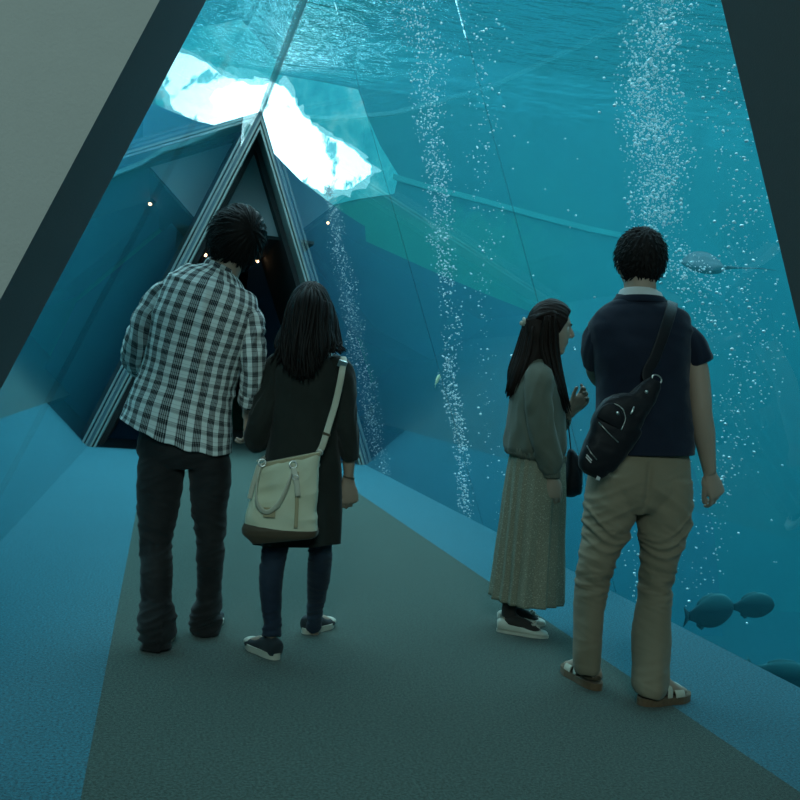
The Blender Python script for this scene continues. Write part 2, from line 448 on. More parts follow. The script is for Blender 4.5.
# ---- the water surface, seen from below: mirror beyond the critical angle
def mat_surface():
    t = NT('rippled water surface')
    v = t.co('Object', (1.0, 2.6, 1)); d = t.noise(v, .8, 2)
    w1 = t.noise(v, 3.0, 3, .6); w2 = t.noise(v, .9, 2, .5)
    hgt = t.math('ADD', t.math('MULTIPLY', w1, .5), w2)
    nb = t.bump(hgt, 1.0, .42)
    fr = t.n('Fresnel', IOR=1.33); t.set(fr, 'Normal', nb)
    g = t.n('BsdfGlossy', Color=(.8, .93, .95, 1), Roughness=.03); t.set(g, 'Normal', nb)
    tr = t.n('BsdfTransparent', Color=(.92, .98, 1, 1))
    mx = t.n('MixShader'); t.set(mx, 'Fac', fr); t.set(mx, 'i1', tr); t.set(mx, 'i2', g)
    t.t.links.new(mx.outputs[0], t.out.inputs[0]); return t.m
M['surface'] = mat_surface()
V = np.array([(XL, TN, SURF), (XR, TN, SURF), (XR, TE, SURF), (XL, TE, SURF)], float)
struct('water_surface', (V, [(0, 1, 2, 3)]), M['surface'])

# ---- the water itself
def mat_water():
    t = NT('sea water')
    vs = t.n('VolumeScatter', Color=(.10, .68, .74, 1), Density=.024, Anisotropy=.2)
    va = t.n('VolumeAbsorption', Color=(.10, .74, .84, 1), Density=.130)
    ad = t.n('AddShader'); t.set(ad, 'i0', vs); t.set(ad, 'i1', va)
    t.t.links.new(ad.outputs[0], t.out.inputs['Volume']); return t.m
M['water'] = mat_water()
e = .03
q = [(XL + .01, ZB + .01), (-W - e * 2, ZB + .01), (-W - e * 2, 0), (0, H + .08), (W + e * 2, 0), (W + e * 2, ZB + .01), (XR - .01, ZB + .01), (XR - .01, SURF - .01), (XL + .01, SURF - .01)]
struct('water', prism(q, TN + .02, TE - .08), M['water'])

# ---- lights: daylight falling on the open tank, added fills
def area(name, loc, size, power, color, rot=(0, 0, 0), sy=None):
    l = bpy.data.lights.new(name, 'AREA'); l.energy = power; l.color = color; l.size = size
    if sy: l.shape = 'RECTANGLE'; l.size_y = sy
    o = bpy.data.objects.new(name, l); COL.objects.link(o); o.location = loc; o.rotation_euler = rot; return o
area('daylight_over_tank', ((XL + XR) / 2, 10.3, 7.6), 24, 5900, (.80, .95, 1.0), sy=13)
area('far_end_fill', ((XL + XR) / 2, 10.8, 7.5), 22, 1500, (.80, .95, 1.0), sy=4.5)  # extra strip added to brighten the far part of the tunnel floor
area('hall_fill', (-1.6, -3.2, 3.6), 1.6, 128, (.66, 1.0, .96), (math.radians(72), 0, 0))  # unseen fill added behind the camera to light the figures' backs
wd = bpy.data.worlds.new('World'); SC.world = wd; wd.use_nodes = True
wd.node_tree.nodes['Background'].inputs[0].default_value = (.02, .03, .035, 1)
wd.node_tree.nodes['Background'].inputs[1].default_value = .05

# ---- camera
cam = bpy.data.cameras.new('camera'); co = bpy.data.objects.new('camera', cam); COL.objects.link(co); SC.camera = co
cam.sensor_width = 36; cam.lens = 933 / 800 * 36; cam.clip_start = .05
fw = Vector((0.246395, 0.96900234, -0.01799903)); rt = Vector((0.96571777, -0.2439091, 0.08886815)); up = rt.cross(fw)
Rm = Matrix((rt, up, -fw)).transposed()
co.matrix_world = Matrix.Translation((-0.90528, 0, 1.104)) @ Rm.to_4x4()

SC.view_settings.view_transform = 'Standard'; SC.view_settings.look = 'None'
SC.view_settings.gamma = 1; SC.view_settings.exposure = 0; SC.view_settings.use_curve_mapping = False
cy = SC.cycles
cy.max_bounces = 8; cy.diffuse_bounces = 3; cy.glossy_bounces = 4; cy.transparent_max_bounces = 24; cy.transmission_bounces = 4; cy.volume_bounces = 1
cy.caustics_reflective = False; cy.caustics_refractive = False; cy.use_denoising = True
cy.sample_clamp_indirect = 4
# ================================================================== PEOPLE: kit
CAM_XY = np.array([-0.90528, 0.0]); CAM_Z = 1.104; YAW = .249
def Rx(a): c, s = math.cos(a), math.sin(a); return np.array([[1, 0, 0], [0, c, -s], [0, s, c]])
def Ry(a): c, s = math.cos(a), math.sin(a); return np.array([[c, 0, s], [0, 1, 0], [-s, 0, c]])
def Rz(a): c, s = math.cos(a), math.sin(a); return np.array([[c, -s, 0], [s, c, 0], [0, 0, 1]])
def unit(v): v = np.asarray(v, float); return v / np.linalg.norm(v)

class Fig:
    """local frame of a figure: x to the right, y away from the viewer's side, z up; origin on the floor"""
    def __init__(s, F):
        s.F = np.array(F, float); d = CAM_XY - s.F[:2]
        s.xc = d[0] * math.cos(YAW) - d[1] * math.sin(YAW); s.D = -(d[0] * math.sin(YAW) + d[1] * math.cos(YAW))
    def p(s, x, z, y=0):
        k = 1 + y / s.D
        return (s.xc + (x - s.xc) * k, y, CAM_Z + (z - CAM_Z) * k)
    def r(s, x, z, y, a, b): return (*s.p(x, z, y), a, b)

def skull(V):
    x, y, z = V[:, 0], V[:, 1], V[:, 2]
    t = np.clip(-z, 0, 1)
    X = x * .075 * (1 - .30 * t ** 1.6); Z = z * .113
    Y = y * .096
    Y = np.where(y > 0, Y * (.94 + .50 * t ** 2.6), Y * (1 - .45 * t ** 1.2)) + .012 * t
    P = np.stack([X, Y, Z], 1)
    for sx in (-1, 1):
        g = np.exp(-(((P[:, 0] - sx * .031) / .017) ** 2 + ((P[:, 2] - .010) / .013) ** 2)) * (P[:, 1] > 0)
        P[:, 1] -= .010 * g
        g = np.exp(-(((P[:, 0] - sx * .040) / .02) ** 2 + ((P[:, 2] + .028) / .02) ** 2)) * (P[:, 1] > 0)
        P[:, 1] += .004 * g
    P[:, 1] += .006 * np.exp(-((P[:, 0] / .05) ** 2 + ((P[:, 2] - .032) / .012) ** 2)) * (P[:, 1] > 0)
    return P

def head_pieces(o, R, s=1.0):
    out = [sphere(nu=56, nv=40, fn=skull)]
    out.append(tube([(0, .082, .030, .006, .006), (0, .094, .008, .008, .009), (0, .108, -.018, .011, .010), (0, .100, -.027, .008, .007)], 10, 12))
    for sx in (-1, 1):
        out.append(sphere((sx * .010, .095, -.024), (.007, .009, .006), 10, 8))
        e = sphere((0, 0, 0), (.009, .020, .032), 16, 12)
        out.append(rot_to(e, Rz(sx * .35) @ Rx(-.15), (sx * .076, -.008, -.006)))
        out.append(rot_to(sphere((0, 0, 0), (.007, .009, .011), 10, 8), np.eye(3), (sx * .072, .002, -.034)))
    out.append(sphere((0, .083, -.050), (.021, .010, .006), 14, 8))
    out.append(sphere((0, .081, -.061), (.018, .010, .007), 14, 8))
    out.append(sphere((0, .066, -.094), (.024, .021, .020), 14, 10)); out.append(sphere((0, .060, -.072), (.036, .026, .030), 16, 12))
    return [rot_to((np.asarray(g[0]) * s, g[1]), R, o) for g in out]

def limit(phi):
    """lowest elevation of the hair round the head; phi = 0 at the face, pi at the nape"""
    return np.interp(phi, [0, .75, 1.05, 1.25, 1.5, 1.85, 2.2, PI], [.66, .60, .10, -.22, .13, .05, -.62, -.80])

def hair_cap(o, R, s, T, low=0.0, grain=26, whorl=(.15, -.55, .82), amp=.004, nu=160, nv=100, lift=.0):
    w = unit(whorl); e1 = unit(np.cross(w, (0, 1, .3))); e2 = np.cross(w, e1)
    def fn(V):
        P = skull(V)
        phi = np.arccos(np.clip(V[:, 1] / np.maximum(np.hypot(V[:, 0], V[:, 1]), 1e-6), -1, 1)); el = np.arcsin(np.clip(V[:, 2], -1, 1))
        lm = limit(phi) + low * (phi > 1.7)
        k = sstep(lm - .10, lm + .16, el)
        ang = np.arctan2(V @ e2, V @ e1); dw = np.arccos(np.clip(V @ w, -1, 1))
        st = pn(np.stack([np.cos(ang) * grain / 4, np.sin(ang) * grain / 4, dw * 1.6], 1)) + .6 * pn(np.stack([np.cos(ang) * grain, np.sin(ang) * grain, dw * 2.0], 1))
        th = T * (.55 + .45 * sstep(-.5, .7, V[:, 2])) + lift * np.clip(V[:, 2], 0, 1)
        return P + V * ((th + st * amp) * k - .007 * (1 - k))[:, None]
    g = sphere(nu=nu, nv=nv, fn=fn)
    return rot_to((g[0] * s, g[1]), R, o)

def locks_short(o, R, s, T, n, low=0, whorl=(.15, -.55, .82), length=(.035, .06), out=.012, rr=.0045, seed=1, spike=0):
    rg = np.random.default_rng(seed); w = unit(whorl); parts = []
    while len(parts) < n:
        d = unit(rg.normal(size=3)); phi = math.acos(max(-1, min(1, d[1] / max(1e-6, math.hypot(d[0], d[1]))))); el = math.asin(d[2])
        if el < limit(phi) + low * (phi > 1.7) + .05: continue
        f = d - w * (d @ w)
        if np.linalg.norm(f) < .08: continue
        f = unit(f); f = f + np.array([0, 0, -.25]) + rg.normal(size=3) * .18; f = unit(f - d * (f @ d))
        p0 = skull(d[None])[0] + d * T * (.5 + .45 * sstep(-.5, .7, d[2])); L = rg.uniform(*length); rows = []
        for t in (0, .35, .7, 1):
            q = p0 + f * L * t + d * (out * math.sin(t * 2.2) * rg.uniform(.3, 1) + spike * t * rg.uniform(0, 1) - .35 * (L * t) ** 2 / .1 - .006 * (1 - t))
            rows.append((*q, max(.0005, rr * (1 - t) ** .7 * 1.0), max(.0004, rr * .55 * (1 - t) ** .7)))
        parts.append(tube(rows, 5, 6, ref=np.cross(f, d)))
    g = join([(p[0], p[1]) for p in parts])
    return rot_to((g[0] * s, g[1]), R, o)

def hand_pieces(Wp, D, N, S, s=1.0, curl=(.5, .55, .6, .65), thumb=.4, spread=1.0, tdir=(.75, .6, .3)):
    """wrist point, direction to the knuckles, direction the palm faces, direction of the thumb side"""
    D = unit(D); N = unit(N - D * (N @ D)); S = unit(S - D * (S @ D) - N * (S @ N)); Wp = np.asarray(Wp, float)
    at = lambda d, sd, n=0: Wp + (D * d + S * sd + N * n) * s
    P = [tube([(*at(-.02, 0), .024 * s, .017 * s), (*at(.015, .002), .029 * s, .017 * s), (*at(.055, .001), .039 * s, .0155 * s), (*at(.088, -.002, .002), .039 * s, .0125 * s), (*at(.096, -.002, .003), .030 * s, .009 * s)], 18, 14, ref=S)]
    P.append(tube([(*at(.012, .018, .008), .012 * s, .012 * s), (*at(.035, .028, .010), .0155 * s, .0145 * s), (*at(.06, .026, .006), .010 * s, .010 * s)], 10, 8, ref=S))
    for k, (off, L, r, bd) in enumerate(((.0285, .070, .0088, .086), (.0095, .078, .0090, .091), (-.0095, .072, .0086, .088), (-.028, .056, .0076, .080))):
        p = at(bd, off * spread ** .3, 0); d = unit(D + S * off * 2.2 * (spread - .7)); a = 0; rows = [(*(p - d * .012 * s), r * s, r * s), (*p, r * 1.05 * s, r * 1.02 * s)]
        n = N - d * (N @ d); n = unit(n)
        for fr, ca in ((.44, .75), (.31, 1.05), (.25, .75)):
            a += curl[k] * ca; dd = d * math.cos(a) + n * math.sin(a)
            mid = p + dd * L * fr * .5 * s; p = p + dd * L * fr * s
            rows.append((*mid, r * .93 * s, r * .90 * s)); rows.append((*p, r * .95 * s, r * .92 * s)); r *= .93
        rows.append((*(p + dd * .004 * s), r * .45 * s, r * .45 * s))
        P.append(tube(rows, 10, 22, ref=S))
    t0 = at(.030, .024, .006); td = unit(S * tdir[0] + D * tdir[1] + N * tdir[2]); rows = [(*(t0 - td * .015 * s), .012 * s, .012 * s), (*t0, .0125 * s, .012 * s)]; p = t0; dirs = td
    for fr, r in ((.036, .0108), (.030, .0095), (.022, .008)):
        p = p + dirs * fr * s; rows.append((*p, r * s, r * .92 * s)); dirs = unit(dirs + (D * .35 - S * .35 + N * .25) * thumb)
    rows.append((*(p + dirs * .004 * s), .004 * s, .004 * s))
    P.append(tube(rows, 10, 16, ref=N))
    return P

def limb(rows, n=20, m=20, ref=(1, 0, 0)): return tube(rows, n, m, ref=ref)

# ---- materials of people
M['skin'] = plain('skin', (.36, .26, .195), .55, 0, .4, 18, .06, .12, 300)
M['hair'] = None
def mat_hair(name, c):
    t = NT(name); v = t.co('Object', (260, 260, 8)); n = t.noise(v, 1.0, 2)
    t.bsdf(t.mix(n, tuple(x * .6 for x in c), tuple(x * 1.4 for x in c)), .55, 0, t.bump(n, .3, .003), .12); return t.m
M['hair'] = mat_hair('black hair', (.0095, .008, .0075))
M['hair_brown'] = mat_hair('dark brown hair', (.016, .010, .008))

def mat_plaid():
    t = NT('plaid cotton'); v = t.n('TexCoord').outputs['UV']; sp = t.n('SeparateXYZ', Vector=v)
    u, w = sp.outputs[0], sp.outputs[1]
    def band(x, per, lo, hi, lines):
        f = t.math('FRACT', t.math('MULTIPLY', x, 1 / per))
        b = t.math('MULTIPLY', t.math('GREATER_THAN', f, lo), t.math('LESS_THAN', f, hi))
        if not lines: return b
        ln = t.math('GREATER_THAN', t.math('FRACT', t.math('MULTIPLY', x, lines / per)), .30)
        return t.math('MULTIPLY', b, t.math('MULTIPLY_ADD', ln, .62, .38))
    bu = band(u, .047, .22, .78, 9); bw = band(w, .043, .36, .76, 8)
    thin = t.math('MULTIPLY', t.math('LESS_THAN', t.math('FRACT', t.math('MULTIPLY', w, 1 / .0215)), .10), .35)
    dk = t.math('ADD', t.math('ADD', t.math('MULTIPLY', bu, .78), t.math('MULTIPLY', bw, .45)), t.math('MULTIPLY', thin, .6))
    c = t.mix(t.math('MINIMUM', dk, 1.0), (.76, .82, .80), (.012, .016, .022))
    wv = t.co('UV', (1, 1, 1)); t.bsdf(c, .85, 0, t.bump(t.noise(wv, 900, 2), .2, .001), .2); return t.m
M['plaid'] = mat_plaid()
def mat_cloth(name, c, c2=None, rough=.85, scale=500, bump=.35, big=6, coords='Object'):
    t = NT(name); v = t.co(coords)
    col = t.mix(t.ramp(t.noise(v, big, 3), [(.35, (0, 0, 0)), (.68, (1, 1, 1))]), c, c2 or tuple(x * 1.25 for x in c))
    t.bsdf(col, rough, 0, t.bump(t.noise(v, scale, 2), bump, .002), .2, Sheen_Weight=.1); return t.m
M['denim_black'] = mat_cloth('washed black denim', (.014, .014, .015), (.028, .028, .028))
M['denim_blue'] = mat_cloth('dark blue denim', (.012, .020, .036), (.025, .038, .060))
M['tunic'] = mat_cloth('black green knit', (.016, .018, .015), (.024, .027, .023))
M['navy'] = mat_cloth('navy pique', (.008, .012, .025), (.012, .018, .034), scale=800)
M['khaki'] = mat_cloth('khaki chino', (.215, .178, .122), (.27, .222, .155), big=3)
M['white_cloth'] = mat_cloth('white collar', (.55, .55, .55))
M['jacket'] = mat_cloth('grey green jacket', (.105, .112, .088), (.125, .132, .105), scale=350)
M['canvas'] = mat_cloth('pale canvas', (.60, .60, .44), (.68, .68, .52), scale=700)
M['tan'] = mat_cloth('tan leather', (.40, .33, .20), (.46, .38, .24), .5, 120, .2)
M['brown'] = mat_cloth('dark brown leather', (.075, .055, .035), (.095, .07, .045), .5, 120, .2)
M['steel'] = plain('steel', (.65, .65, .62), .3, 1)
M['nylon'] = mat_cloth('black nylon', (.006, .007, .010), (.010, .011, .015), .5, 600, .3)
M['rubber'] = plain('pale rubber', (.50, .50, .42), .7, nscale=40, var=.12)
M['sneaker'] = mat_cloth('dark canvas', (.022, .030, .036), (.035, .046, .052))
M['cream'] = mat_cloth('cream leather', (.46, .47, .40), (.54, .54, .46), .5, 150, .15)
M['cork'] = mat_cloth('cork sole', (.13, .085, .05), (.17, .11, .065), .8, 150, .5, 60)
M['sock'] = mat_cloth('dark tights', (.030, .026, .024), (.04, .034, .03))
M['strap'] = mat_cloth('beige strap', (.48, .46, .36), (.55, .52, .42), .6, 200, .2)
M['eye'] = plain('eye', (.55, .52, .50), .2); M['brow'] = plain('brow hair', (.02, .015, .012), .8); M['lips'] = plain('lip', (.36, .17, .15), .5)
def mat_skirt():
    t = NT('sprigged pleated cloth'); v = t.co('UV')
    vo = t.n('TexVoronoi', Vector=v, Scale=85.0); d = vo.outputs['Distance']
    sp = t.ramp(d, [(.16, (1, 1, 1)), (.30, (0, 0, 0))])
    n = t.ramp(t.noise(v, 230, 2, .7), [(.50, (0, 0, 0)), (.62, (1, 1, 1))])
    f = t.math('MAXIMUM', t.math('MULTIPLY', sp, .55), t.math('MULTIPLY', n, .35))
    t.bsdf(t.mix(f, (.20, .195, .14), (.50, .49, .40)), .85, 0, None, .2); return t.m
M['skirt'] = mat_skirt()

def shoe(at, d, L, Wd, hgt, open_=False):
    """a low shoe: heel point on the floor, unit direction, length; returns upper, sole pieces"""
    at = np.array(at, float); d = unit((d[0], d[1], 0)); s_ = np.array([d[1], -d[0], 0])
    def pt(f, h, sd=0): return tuple(at + d * L * f + np.array([0, 0, h]) + s_ * sd)
    rows = [(*pt(.0, hgt * .50), Wd * .30, hgt * .36), (*pt(.04, hgt * .52), Wd * .36, hgt * .46), (*pt(.18, hgt * .54), Wd * .38, hgt * .50), (*pt(.38, hgt * .50), Wd * .38, hgt * .46), (*pt(.60, hgt * .36), Wd * .45, hgt * .32), (*pt(.80, hgt * .30), Wd * .48, hgt * .26), (*pt(.94, hgt * .26), Wd * .38, hgt * .20), (*pt(.99, hgt * .24), Wd * .16, hgt * .12)]
    upper = tube(rows, 24, 30, ref=s_, sq=2.3); upper[0][:, 2] = np.maximum(upper[0][:, 2], .012)
    n = 36; out = []
    for i in range(n):
        a = 2 * PI * i / n; c, sn = math.cos(a), math.sin(a); f = .5 - .515 * c
        w = Wd * .5 * (np.interp(f, [-.02, .05, .2, .45, .7, .9, 1.02], [.55, .72, .80, .78, 1.0, .88, .5])) * (abs(sn) ** .55) * np.sign(sn)
        out.append((f, w * 1.10))
    V = [pt(f, .0, w) for f, w in out] + [pt(f, .018, w * 1.02) for f, w in out]; V = [(x, y, max(.0, z) + .001) for x, y, z in V]
    F = [tuple(range(n)), tuple(range(2 * n - 1, n - 1, -1))] + [(i, (i + 1) % n, (i + 1) % n + n, i + n)[::-1] for i in range(n)]
    return upper, (np.array(V), F)
# ================================================================== MAN IN THE PLAID SHIRT
def torso_wrinkle(amp, kx=7, kz=5, seed=0, slant=.0, fine=1.0):
    def f(th, s, P, N):
        q = np.stack([P[:, 0] * kx + slant * P[:, 2] * kx + seed, P[:, 1] * kx, P[:, 2] * kz], 1)
        return amp * (pn(q) * .9 + .55 * fine * (ridge(q * 2.1 + 5) - .5) * .6 + .2 * pn(q * 5))
    return f
def sleeve_wrinkle(amp, kz=16, seed=0):
    def f(th, s, P, N):
        q = np.stack([np.cos(th) * .9 + seed, np.sin(th) * .9, s * kz + .8 * np.sin(th + s * 9)], 1)
        return amp * (ridge(q) - .55 + .5 * pn(q * 1.7))
    return f
def trouser_post(axis_fn, amp, kz, seed=0, bunch=None):
    """creases across the leg; bunch(P) scales them where the cloth gathers"""
    def f(P, N):
        c = axis_fn(P); q = np.stack([(P[:, 0] - c[:, 0]) * 7 + seed, P[:, 1] * 7, P[:, 2] * kz + (P[:, 0] - c[:, 0]) * 9 * np.sign(pn(np.stack([P[:, 2] * 5 + seed, P[:, 0] * 0, P[:, 1] * 0], 1)))], 1)
        d = (ridge(q) - .55) + .6 * pn(q * .55 + 3) + .25 * pn(q * 3)
        b = bunch(P) if bunch else 1
        return amp * d * b
    return f

F1 = Fig((-.738, 3.776, 0))
g = F1
man = empty('person', F1.F, -YAW, 'man in a plaid shirt and black jeans tilting his head to look up', 'person')
# shoes first: heels on the carpet
HL = (-.078, -.150, 0); HR = (.054, .150, 0)
for hp, dv in ((HL, (-.10, 1)), (HR, (-.06, 1))):
    u, so = shoe(hp, dv, .25, .095, .085)
    sh = obj('shoe', u, M['nylon'], man); obj('sole', so, M['rubber'], sh, False)
Rh = Ry(.32) @ Rx(.35) @ Rz(.10)
hc = np.array(g.p(.064, 1.598, .02))
body = head_pieces(hc, Rh, 1.02)
r = g.r
body.append(limb([r(.018, 1.44, -.01, .06, .055), r(.040, 1.50, -.005, .056, .056), r(.058, 1.57, .01, .054, .058)], 24, 12))
body.append(limb([r(-.075, .74, 0, .13, .09), r(-.07, .95, 0, .13, .085), r(-.045, 1.2, 0, .14, .09), r(-.02, 1.36, 0, .14, .08), r(.012, 1.46, 0, .06, .055)], 24, 20))
# legs
LL = [(-.150, .78, .0), (-.150, .55, -.01), (-.148, .40, -.03), (-.128, .20, -.10), (-.118, .08, -.125)]
RL = [(.035, .78, .0), (.050, .56, .02), (.066, .40, .04), (.078, .22, .09), (.082, .09, .15)]
for leg in (LL, RL):
    body.append(limb([r(x, z, y, a, a) for (x, z, y), a in zip(leg, (.07, .062, .048, .045, .034))], 16, 20))
for hp, dv in ((HL, (-.10, 1)), (HR, (-.06, 1))):
    d = unit((*dv, 0)); h = np.array(hp)
    body.append(tube([(*(h + d * .03 + (0, 0, .05)), .028, .03), (*(h + d * .12 + (0, 0, .045)), .03, .028), (*(h + d * .22 + (0, 0, .03)), .03, .015)], 12, 10, ref=(d[1], -d[0], 0)))
# arms
aL = [r(-.185, 1.40, .0, .042, .042), r(-.275, 1.19, -.02, .036, .036), r(-.262, 1.10, .08, .036, .034), r(-.16, 1.09, .22, .023, .021)]
aR = [r(.145, 1.32, .0, .042, .042), r(.178, 1.12, -.02, .036, .036), r(.180, .99, .06, .034, .034), r(.172, .915, .12, .023, .021)]
body += [limb(aL, 16, 24), limb(aR, 16, 24)]
body += hand_pieces(g.p(-.16, 1.09, .22), (.8, .5, .1), (.3, -.4, -.9), (.2, .6, .5), .92)
body += hand_pieces(g.p(.172, .918, .118), (.05, .25, -1), (-1, .2, 0), (0, 1, .2), .92, (.6, .7, .75, .8))
obj('body', remesh(body, .0042), M['skin'], man)
# trousers: pelvis and both legs in one surface
def jean(rows): return limb([r(x, z, y, a, b) for x, z, y, a, b in rows], 32, 40)
tp = [limb([r(-.090, .94, 0, .145, .105), r(-.078, .84, 0, .172, .120), r(-.070, .77, -.005, .186, .130), r(-.06, .70, 0, .150, .105)], 32, 16),
      jean([(-.148, .80, -.005, .092, .100), (-.152, .68, -.01, .092, .106), (-.151, .55, -.012, .084, .092), (-.151, .40, -.03, .066, .074), (-.136, .25, -.08, .062, .070), (-.130, .16, -.10, .060, .070), (-.117, .08, -.122, .075, .085), (-.114, .02, -.13, .072, .086), (-.112, -.035, -.135, .058, .072)]),
      jean([(.022, .80, 0, .078, .098), (.044, .68, .01, .084, .102), (.051, .56, .02, .073, .088), (.066, .40, .04, .060, .070), (.078, .24, .09, .050, .062), (.077, .16, .11, .058, .072), (.074, .11, .13, .068, .082), (.080, .06, .145, .060, .078), (.081, .035, .15, .048, .066)])]
legax = lambda P: np.where((P[:, 0] < -.05)[:, None], np.stack([np.full(len(P), -.15), P[:, 1], P[:, 2]], 1), np.stack([np.full(len(P), .06), P[:, 1], P[:, 2]], 1))
bunch = lambda P: .35 + .9 * np.exp(-((P[:, 2] - .42) / .13) ** 2) + 1.2 * (1 - sstep(.08, .24, P[:, 2])) + .4 * np.exp(-((P[:, 2] - .70) / .07) ** 2)
tr_geo = remesh(tp, .0062, 3, trouser_post(legax, .0065, 24, 2, bunch))
co_ = np.empty(len(tr_geo.vertices) * 3); tr_geo.vertices.foreach_get('co', co_); co_ = co_.reshape(-1, 3); co_[:, 2] = np.maximum(co_[:, 2], .006); tr_geo.vertices.foreach_set('co', co_.ravel())
trs = obj('trousers', tr_geo, M['denim_black'], man)
# shirt
ref_d = (0, 1, 0)
def shirt_disp(th, s, P, N):
    base = torso_wrinkle(.0095, 6, 4, 3, .35)(th, s, P, N)
    low = np.exp(-((P[:, 2] - .93) / .10) ** 2)
    q = np.stack([(P[:, 0] * 1.0 + P[:, 2] * 1.1) * 13, P[:, 1] * 3, (P[:, 2] - P[:, 0] * .8) * 5], 1)
    base += .010 * low * (ridge(q) - .5) * sstep(-.2, .05, P[:, 0])
    # box pleat below the yoke, gathers at the side
    xc = .005 + .00 * P[:, 2]
    back = (N[:, 1] < 0)
    base += back * (.012 * np.exp(-((P[:, 0] - xc + .012) / .010) ** 2) - .010 * np.exp(-((P[:, 0] - xc - .012) / .010) ** 2)) * sstep(.78, 1.2, P[:, 2]) * (1 - sstep(1.36, 1.40, P[:, 2] + P[:, 0] * .32))
    base += back * .004 * np.exp(-((P[:, 2] + P[:, 0] * .32 - 1.395) / .006) ** 2)
    return base
sh_rows = [(-.107, .822, .0, .158, .226), (-.100, .90, .0, .152, .212), (-.080, 1.02, .0, .146, .194), (-.058, 1.16, -.01, .148, .190), (-.036, 1.28, -.02, .148, .196), (-.020, 1.355, -.02, .132, .196), (-.008, 1.405, -.015, .112, .186), (.000, 1.440, -.010, .092, .152), (.008, 1.462, -.008, .076, .108), (.014, 1.480, -.005, .066, .074)]
shg = tube([r(x, z, y, a, b) for x, z, y, a, b in sh_rows], 128, 150, ref=ref_d, disp=shirt_disp, sq=2.25)
Vh = shg[0]                                           # the hem hangs lower at the back and dips to one side
w = 1 - sstep(.80, .98, Vh[:, 2]); Vh[:, 2] += w * (-.085 * np.clip((Vh[:, 0] + .107) / .22, -1, .75) * .50 - .012 - .014 * np.cos((Vh[:, 0] + .1) * 9))
Vh[:, 2] += (1 - sstep(.80, .86, Vh[:, 2])) * .004 * np.sin(Vh[:, 0] * 60)
shirt = obj('shirt', shg, M['plaid'], man)
sl = tube([r(-.125, 1.405, -.01, .030, .055), r(-.180, 1.375, -.01, .056, .076), r(-.232, 1.30, -.02, .066, .074), r(-.272, 1.20, -.025, .062, .068), r(-.285, 1.145, .01, .062, .064), r(-.282, 1.10, .06, .058, .056), r(-.262, 1.085, .11, .054, .052)], 64, 80, disp=sleeve_wrinkle(.0075, 17, 1), ref=(1, 0, .35))
obj('sleeve', sl, M['plaid'], shirt)
sr = tube([r(.090, 1.352, -.01, .030, .055), r(.142, 1.310, -.01, .052, .074), r(.160, 1.235, -.015, .054, .070), r(.176, 1.13, -.02, .050, .064), r(.180, 1.06, .005, .050, .060), r(.178, 1.00, .035, .044, .050)], 64, 80, disp=sleeve_wrinkle(.007, 18, 7), ref=(1, 0, .1))
obj('sleeve', sr, M['plaid'], shirt)
cr = tube([r(.179, 1.025, .022, .049, .054), r(.178, 1.0, .036, .050, .054), r(.176, .972, .052, .049, .053), r(.175, .962, .056, .044, .048)], 48, 16, disp=sleeve_wrinkle(.003, 22, 4), ref=(1, 0, .1))
obj('cuff', cr, M['plaid'], shirt)
cl = tube([r(-.282, 1.105, .055, .061, .059), r(-.265, 1.085, .105, .060, .057), r(-.25, 1.078, .13, .052, .05)], 48, 14, disp=sleeve_wrinkle(.003, 22, 8), ref=(1, 0, .35))
obj('cuff', cl, M['plaid'], shirt)
colr = tube([r(.010, 1.466, -.006, .073, .080), r(.016, 1.484, -.006, .068, .073), r(.021, 1.498, -.004, .065, .070), r(.022, 1.500, -.004, .057, .062)], 64, 16, ref=ref_d, disp=lambda th, s, P, N: .002 * pn(P * 30))
obj('collar', colr, M['plaid'], shirt)
hair = join([hair_cap(hc, Rh, 1.02, .042, -.22, 30, (.45, -.62, .60), .006), locks_short(hc, Rh, 1.02, .040, 460, -.22, (.45, -.62, .60), (.05, .085), .006, .006, 3)])
obj('hair', hair, M['hair'], man)

# ================================================================== WOMAN IN THE BLACK TUNIC
F2 = Fig((-.328, 3.691, 0)); g = F2; r = g.r
wom = empty('person', F2.F, -YAW, 'woman with long black hair in a black tunic with a pale bag at her hip', 'person')
HL2 = (-.032, -.150, 0); HR2 = (.030, .245, 0)
SL2 = ((HL2, (-.66, .75)), (HR2, (.50, .86)))
for hp, dv in SL2:
    u, so = shoe(hp, dv, .205, .080, .078)
    sh = obj('sneaker', u, M['sneaker'], wom)
    so_ = (np.array(so[0]) * 1.0, so[1]); so_[0][:, 2] *= 1.35
    obj('sole', so_, M['rubber'], sh, False)
    d = unit((*dv, 0)); s_ = np.array([d[1], -d[0], 0]); b = np.array(hp)
    tc = tube([(*(b + d * .165 + (0, 0, .028)), .036, .020), (*(b + d * .19 + (0, 0, .026)), .034, .018), (*(b + d * .214 + (0, 0, .022)), .020, .012)], 20, 10, ref=s_)
    obj('toe_cap', tc, M['rubber'], sh)
    ls = []
    for k in range(4):
        c0 = b + d * (.085 + .018 * k) + np.array([0, 0, .082 - .011 * k]); ls.append(tube([(*(c0 - s_ * .020 - (0, 0, .006)), .0026, .002), (*(c0 + (0, 0, .003)), .003, .002), (*(c0 + s_ * .020 - (0, 0, .006)), .0026, .002)], 6, 8, ref=d))
    obj('laces', join(ls), M['rubber'], sh)
Rh = Ry(.02) @ Rx(.12) @ Rz(.22)
hc = np.array(g.p(-.040, 1.352, .02))
body = head_pieces(hc, Rh, .93)
body.append(limb([r(-.035, 1.17, -.01, .046, .045), r(-.038, 1.22, -.005, .043, .044), r(-.040, 1.31, .01, .042, .048)], 20, 12))
body.append(limb([r(-.02, .55, 0, .10, .08), r(-.02, .75, 0, .11, .08), r(-.02, .95, 0, .09, .07), r(-.025, 1.1, 0, .10, .07), r(-.03, 1.19, 0, .045, .045)], 20, 20))
